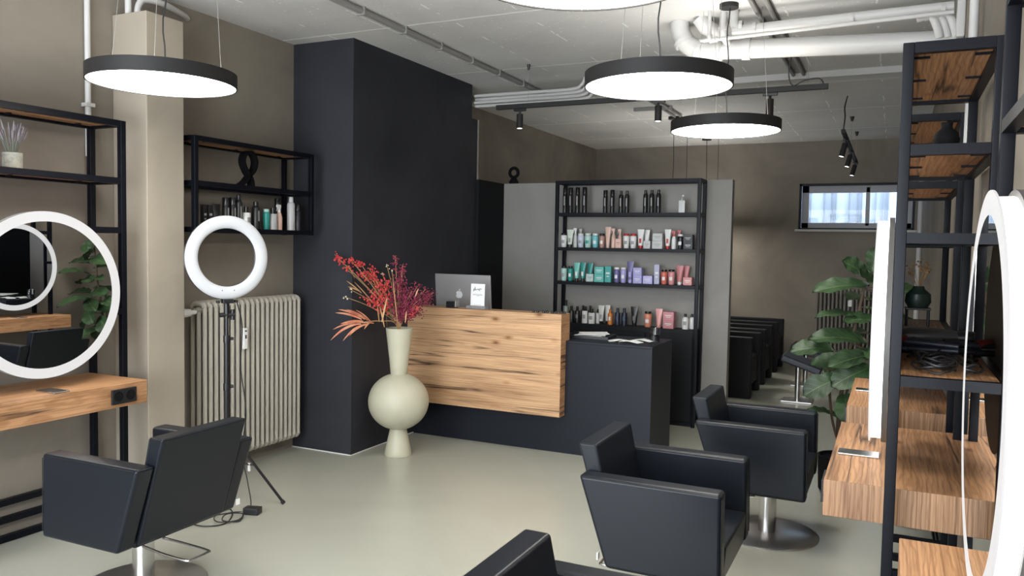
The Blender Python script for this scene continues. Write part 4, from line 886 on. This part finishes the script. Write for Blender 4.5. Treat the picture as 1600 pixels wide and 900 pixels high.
ball(b, (0, 0, .05), .03)
tag(obj('knot_sculpture', b, M['matt'], loc=(-3.41, 7.15, 2.156), rot=(0, 0, PI / 2), smooth=True), 'small black ring sculpture on top of the grey partition', 'sculpture')
b = nb(); lathe(b, [(0, 0), (.02, 0), (.034, .012), (.039, .034), (.032, .056), (.018, .068), (.016, .076), (.018, .088), (.014, .088), (.013, .07), (0, .066)], n=32)
tag(obj('bud_vase', b, M['matt'], loc=(.135, 2.90, 1.8755), smooth=True), 'small round matt black vase on the upper right shelf', 'vase')
t = thing('lavender_pot', 'speckled grey pot of dried lavender on the left shelf unit', 'potted plant', (-3.90, 2.49, 1.8755))
b = nb(); lathe(b, [(0, 0), (.042, 0), (.044, .003), (.044, .082), (.038, .082), (.038, .07), (0, .07)], n=28); obj('pot', b, M['pot'], t, smooth=True)
b = nb(); c = nb()
for k in range(34):
    a = random.uniform(0, 2 * PI); s_ = random.uniform(.2, 1); hh = random.uniform(.09, .15)
    p0 = Vector((.018 * math.cos(a) * s_, .018 * math.sin(a) * s_, .07)); p1 = p0 + Vector((.062 * math.cos(a) * s_, .062 * math.sin(a) * s_, hh))
    tube(b, [p0, (p0 + p1) / 2 + Vector((0, 0, .01)), p1], .0014, 4); d_ = (p1 - p0).normalized()
    tube(c, [p1 - d_ * .035, p1 - d_ * .015, p1 + d_ * .014], [.003, .0055, .001], 5)
obj('stems', b, M['lav'], t); obj('flower_spikes', c, M['lavf'], t, smooth=True)

# tools on the middle right shelf
SZ = 1.1725
def dryer(label, loc, rz, m=None):
    t = thing('hair_dryer', label, 'hair dryer', loc, rz)
    b = nb(); tube(b, [(-.10, 0, .04), (-.08, 0, .04), (.02, 0, .04), (.09, 0, .04)], [.028, .036, .036, .026], 20); obj('barrel', b, M['greyplastic'], t, smooth=True)
    b = nb(); tube(b, [(.09, 0, .04), (.13, 0, .04)], [.024, .030], 20); obj('nozzle', b, M['black'], t, smooth=True)
    b = nb(); tube(b, [(-.05, 0, .03), (-.07, -.05, .02), (-.075, -.11, .015)], [.018, .016, .014], 12); obj('handle', b, M['greyplastic'], t, smooth=True)
dryer('dark grey hair dryer at the far end of the middle right shelf', (.14, 3.50, SZ + .012), .15)
def straightener(label, loc, rz, col):
    t = thing('hair_straightener', label, 'hair tool', loc, rz)
    for s in (-1, 1):
        b = nb(); tube(b, [(-.12, 0, .022 + s * .008), (0, 0, .022 + s * .012), (.13, 0, .022 + s * .014)], [.010, .012, .011], 10); obj('arm', b, M['navy'], t, smooth=True)
    b = nb(); tube(b, [(.05, 0, .040), (.10, -.01, .045)], [.016, .012], 10); obj('coloured_tip', b, col, t, smooth=True)
straightener('dark straightener with a red tip among the cables on the middle right shelf', (.10, 3.22, SZ + .02), 2.9, M['red'])
straightener('dark straightener lying across behind the red-tipped one on the middle right shelf', (.14, 3.34, SZ + .004), .6, M['black'])
def coil(label, cx, cy, z, r, turns, seed):
    rnd = random.Random(seed); b = nb(); pts = []
    for k in range(turns * 12):
        a = 2 * PI * k / 12; q = r * (1 + .22 * math.sin(k * .7 + seed)) + rnd.uniform(-.006, .006)
        pts.append((cx + q * .62 * math.cos(a), cy + q * math.sin(a), z + .006 + .03 * k / (turns * 12) + .006 * math.sin(k * 1.9)))
    tube(b, curve(pts, 3), .0036, 6); tag(obj('coiled_cord', b, M['cable'], smooth=True), label, 'cord', 'coiled tool cords on the right shelf')
coil('nearest black cord coil at the front of the middle right shelf', .13, 2.88, SZ, .085, 4, 1)
coil('black cord coil just behind the nearest coil on the middle right shelf', .15, 3.03, SZ, .09, 5, 2)
coil('black cord coil heaped under the straighteners on the middle right shelf', .12, 3.20, SZ, .09, 4, 3)
coil('black cord coil below the grey hair dryer on the middle right shelf', .14, 3.40, SZ, .08, 4, 4)
# stand with green vase and dried flowers on the farther shelf
t = thing('display_stand', 'small black stand on the farthest shelf unit carrying a dark green vase', 'stand', (.12, 4.62, SZ))
b = nb(); box(b, -.06, .06, -.05, .05, .085, .095); obj('top_plate', b, M['black'], t, bev=.002)
for x in (-.05, .05):
    for y in (-.04, .04):
        b = nb(); tube(b, [(x, y, 0), (x, y, .085)], .006, 8); obj('leg', b, M['black'], t, smooth=True)
b = nb(); lathe(b, [(0, 0), (.045, 0), (.062, .03), (.058, .07), (.03, .095), (.026, .11), (.02, .11), (.02, .09), (0, .085)], n=28)
tag(obj('round_vase', b, M['dgreen'], loc=(.12, 4.62, SZ + .0955), smooth=True), 'dark green round vase on a small stand behind the dryers', 'vase')
t = thing('dried_flowers', 'tan dried flowers rising from the dark green vase at the back', 'dried flowers', (.12, 4.62, SZ + .185))
b = nb(); c = nb()
for k in range(12):
    a = random.uniform(0, 2 * PI); p1 = Vector((.04 * math.cos(a), .04 * math.sin(a), random.uniform(.08, .15))); tube(b, [(0, 0, 0), p1], .0013, 4)
    for q in range(4): ico(c, p1 + Vector([random.gauss(0, .008) for _ in range(3)]), .006)
obj('stems', b, M['stemg'], t); obj('blossoms', c, M['amber'], t)

# ------------------------------------------------------------------ fiddle leaf fig
def fig():
    t = thing('fiddle_leaf_fig', 'large fiddle leaf fig in a dark pot between chairs and far counter', 'plant', (-.27, 5.50, 0))
    b = nb(); lathe(b, [(0, 0), (.10, 0), (.12, .02), (.13, .24), (.12, .24), (.112, .22), (0, .22)], n=32); obj('pot', b, M['matt'], t, smooth=True)
    b = nb(); trunk = curve([(0, 0, .2), (-.01, -.02, .5), (.02, -.05, .8), (.08, -.06, 1.15), (.13, -.05, 1.45)], 6); tube(b, trunk, [.016 - .009 * k / (len(trunk) - 1) for k in range(len(trunk))], 8)
    tube(b, curve([(-.01, -.02, .45), (.05, .02, .75), (.10, .04, 1.05)], 5), .008, 8); tube(b, curve([(0, 0, .3), (-.05, -.06, .5), (-.08, -.08, .8)], 5), .008, 8)
    obj('trunk', b, M['bark'], t, smooth=True)
    b = nb(); uvl = b.loops.layers.uv.new('UVMap'); st = nb()
    def leaf(a, tip, w, roll=0.0, droop=.02, seed=0):
        a, tip = Vector(a), Vector(tip); d_ = tip - a; ln = d_.length; d_ = d_.normalized()
        s = d_.cross(Vector((0, 0, 1)))
        s = s.normalized() if s.length > .1 else Vector((1, 0, 0))
        up = s.cross(d_).normalized(); q = Matrix.Rotation(roll, 3, d_); s = q @ s; up = q @ up
        n, m_ = 14, 8; G_ = []
        for i in range(n + 1):
            u = i / n
            prof_ = (math.sin(PI * u ** .85) ** .55) * (.62 + .50 * u - .16 * math.exp(-((u - .38) / .14) ** 2)) if 0 < u < 1 else .02
            row = []
            for j in range(m_ + 1):
                v = j / m_ * 2 - 1
                z = -droop * 4 * (u - .3) ** 2 + .05 * w / .1 * abs(v) ** 1.3 * .5 + .006 * math.sin(u * 22 + seed) * abs(v)
                row.append(b.verts.new(a + d_ * ln * u + s * w * 1.28 * prof_ * v + up * z))
            G_.append(row)
        for i in range(n):
            for j in range(m_):
                f = b.faces.new((G_[i][j], G_[i][j + 1], G_[i + 1][j + 1], G_[i + 1][j]))
                for lp, (uu, vv_) in zip(f.loops, ((i / n, j / m_), (i / n, (j + 1) / m_), ((i + 1) / n, (j + 1) / m_), ((i + 1) / n, j / m_))): lp[uvl].uv = (uu, vv_)
        tr = min(trunk, key=lambda p: (p - a).length); tube(st, [tr, a], .003, 5)
    O = Vector((-.27, 5.50, 0))
    def PQ(x, z, dep=0): return Vector((x, 5.42 + dep, z)) - O
    lf = [((-.135, 1.398, 0), (-.285, 1.50, -.05), .062, -.9, .01), ((-.13, 1.345, 0), (-.45, 1.335, -.10), .070, -.55, .03), ((-.154, 1.13, 0), (-.41, 1.20, -.12), .055, -.3, .04), ((-.06, 1.12, 0), (-.25, 1.16, -.12), .06, -.5, .03),
          ((-.126, .99, -.02), (-.45, 1.05, -.12), .075, -.55, .04), ((-.32, .93, -.02), (-.56, .955, -.12), .062, -.7, .04), ((-.20, .87, 0), (-.46, .86, -.02), .07, -.5, .03), ((-.06, .92, 0), (-.34, .87, -.14), .07, -.6, .03),
          ((-.27, .76, -.02), (-.48, .66, -.12), .075, -.9, .03), ((-.10, .84, -.02), (-.31, .74, -.16), .075, -.9, .03), ((-.28, .50, 0), (-.46, .56, -.03), .06, -.1, .02), ((-.08, 1.33, 0), (-.19, 1.44, -.08), .055, -.8, .01),
          ((-.10, 1.36, .0), (.05, 1.52, .08), .06, .6, .01), ((-.1, 1.3, 0), (.18, 1.34, -.02), .065, .5, .03), ((-.1, 1.15, .0), (.18, 1.12, .08), .07, .5, .03), ((-.12, 1.0, .0), (.17, 1.02, -.04), .07, .4, .03), ((-.15, .9, .0), (.10, .84, .16), .07, .5, .03),
          ((-.13, 1.25, .02), (-.25, 1.28, .28), .065, .3, .03), ((-.13, 1.05, .02), (-.30, 1.0, .32), .07, .4, .03), ((-.2, .85, .02), (-.38, .78, .30), .07, .4, .03), ((-.15, .8, .0), (.08, .66, .02), .07, .6, .03),
          ((-.12, 1.42, 0), (-.10, 1.58, .06), .05, .2, .0), ((-.22, .70, 0), (-.05, .55, .10), .065, .6, .03), ((-.12, 1.2, -.02), (-.05, 1.25, -.28), .06, .3, .03), ((-.15, .95, -.02), (-.02, .93, -.30), .06, .3, .04), ((-.25, .65, -.02), (-.20, .55, -.28), .07, .3, .03)]
    for k, (a, tp, w, ro, dr) in enumerate(lf): leaf(PQ(*a), PQ(*tp), w, ro, dr, k)
    obj('leaves', b, M['leaf'], t, smooth=True); obj('leaf_stalks', st, M['bark'], t, smooth=True)
fig()

# ------------------------------------------------------------------ wash area at the back
def wash_chair(label):
    t = thing('wash_chair', label, 'armchair', (0, 0, 0), 0, 'black armchairs of the wash area')
    for s in (-1, 1):
        b = nb(); box(b, -.42, .30, s * .28 - .045 if s > 0 else -.325, .325 if s > 0 else -.28 + .045, .0, .64); obj('armrest', b, M['cab'], t, bev=.012, seg=3)
    b = nb(); box(b, -.42, .28, -.234, .234, .12, .42); obj('seat', b, M['cab'], t, bev=.02, seg=3)
    b = nb(); prism(b, [(-.50, .40), (-.36, .40), (-.46, .80), (-.56, .80)], -.30, .30, axis=1); obj('backrest', b, M['cab'], t, bev=.02, seg=3)
    return t
w0 = wash_chair('nearest black wash chair beyond the grey partition end'); w0.location = (-1.59, 8.82, 0)
for y, lb in ((9.80, 'middle black wash chair beyond the grey partition'), (10.85, 'farthest black wash chair, nearest the back wall')):
    c = copy_tree(w0); c.location = (-1.59, y, 0); c['label'] = lb
def leg_rest(label, loc):
    t = thing('foot_stool', label, 'stool', loc, 0, 'tilted black foot stools')
    b = nb(); box(b, -.20, .20, -.20, .20, -.035, .035); obj('cushion', b, M['navy'], t, loc=(.04, 0, .40), rot=(0, .32, 0), bev=.015, seg=3)
    b = nb(); tube(b, [(0, 0, .012), (0, 0, .38)], .028, 16); obj('pedestal', b, M['chrome'], t, smooth=True)
    b = nb(); box(b, -.15, .15, -.13, .13, 0, .014); obj('base_plate', b, M['chromedark'], t, bev=.004)
    return t
s0 = leg_rest('nearer tilted black foot stool on a steel post beside the plant', (-.845, 8.66, 0))
c = copy_tree(s0); c.location = (-.87, 9.72, 0); c['label'] = 'farther tilted black foot stool half hidden behind the nearer one'
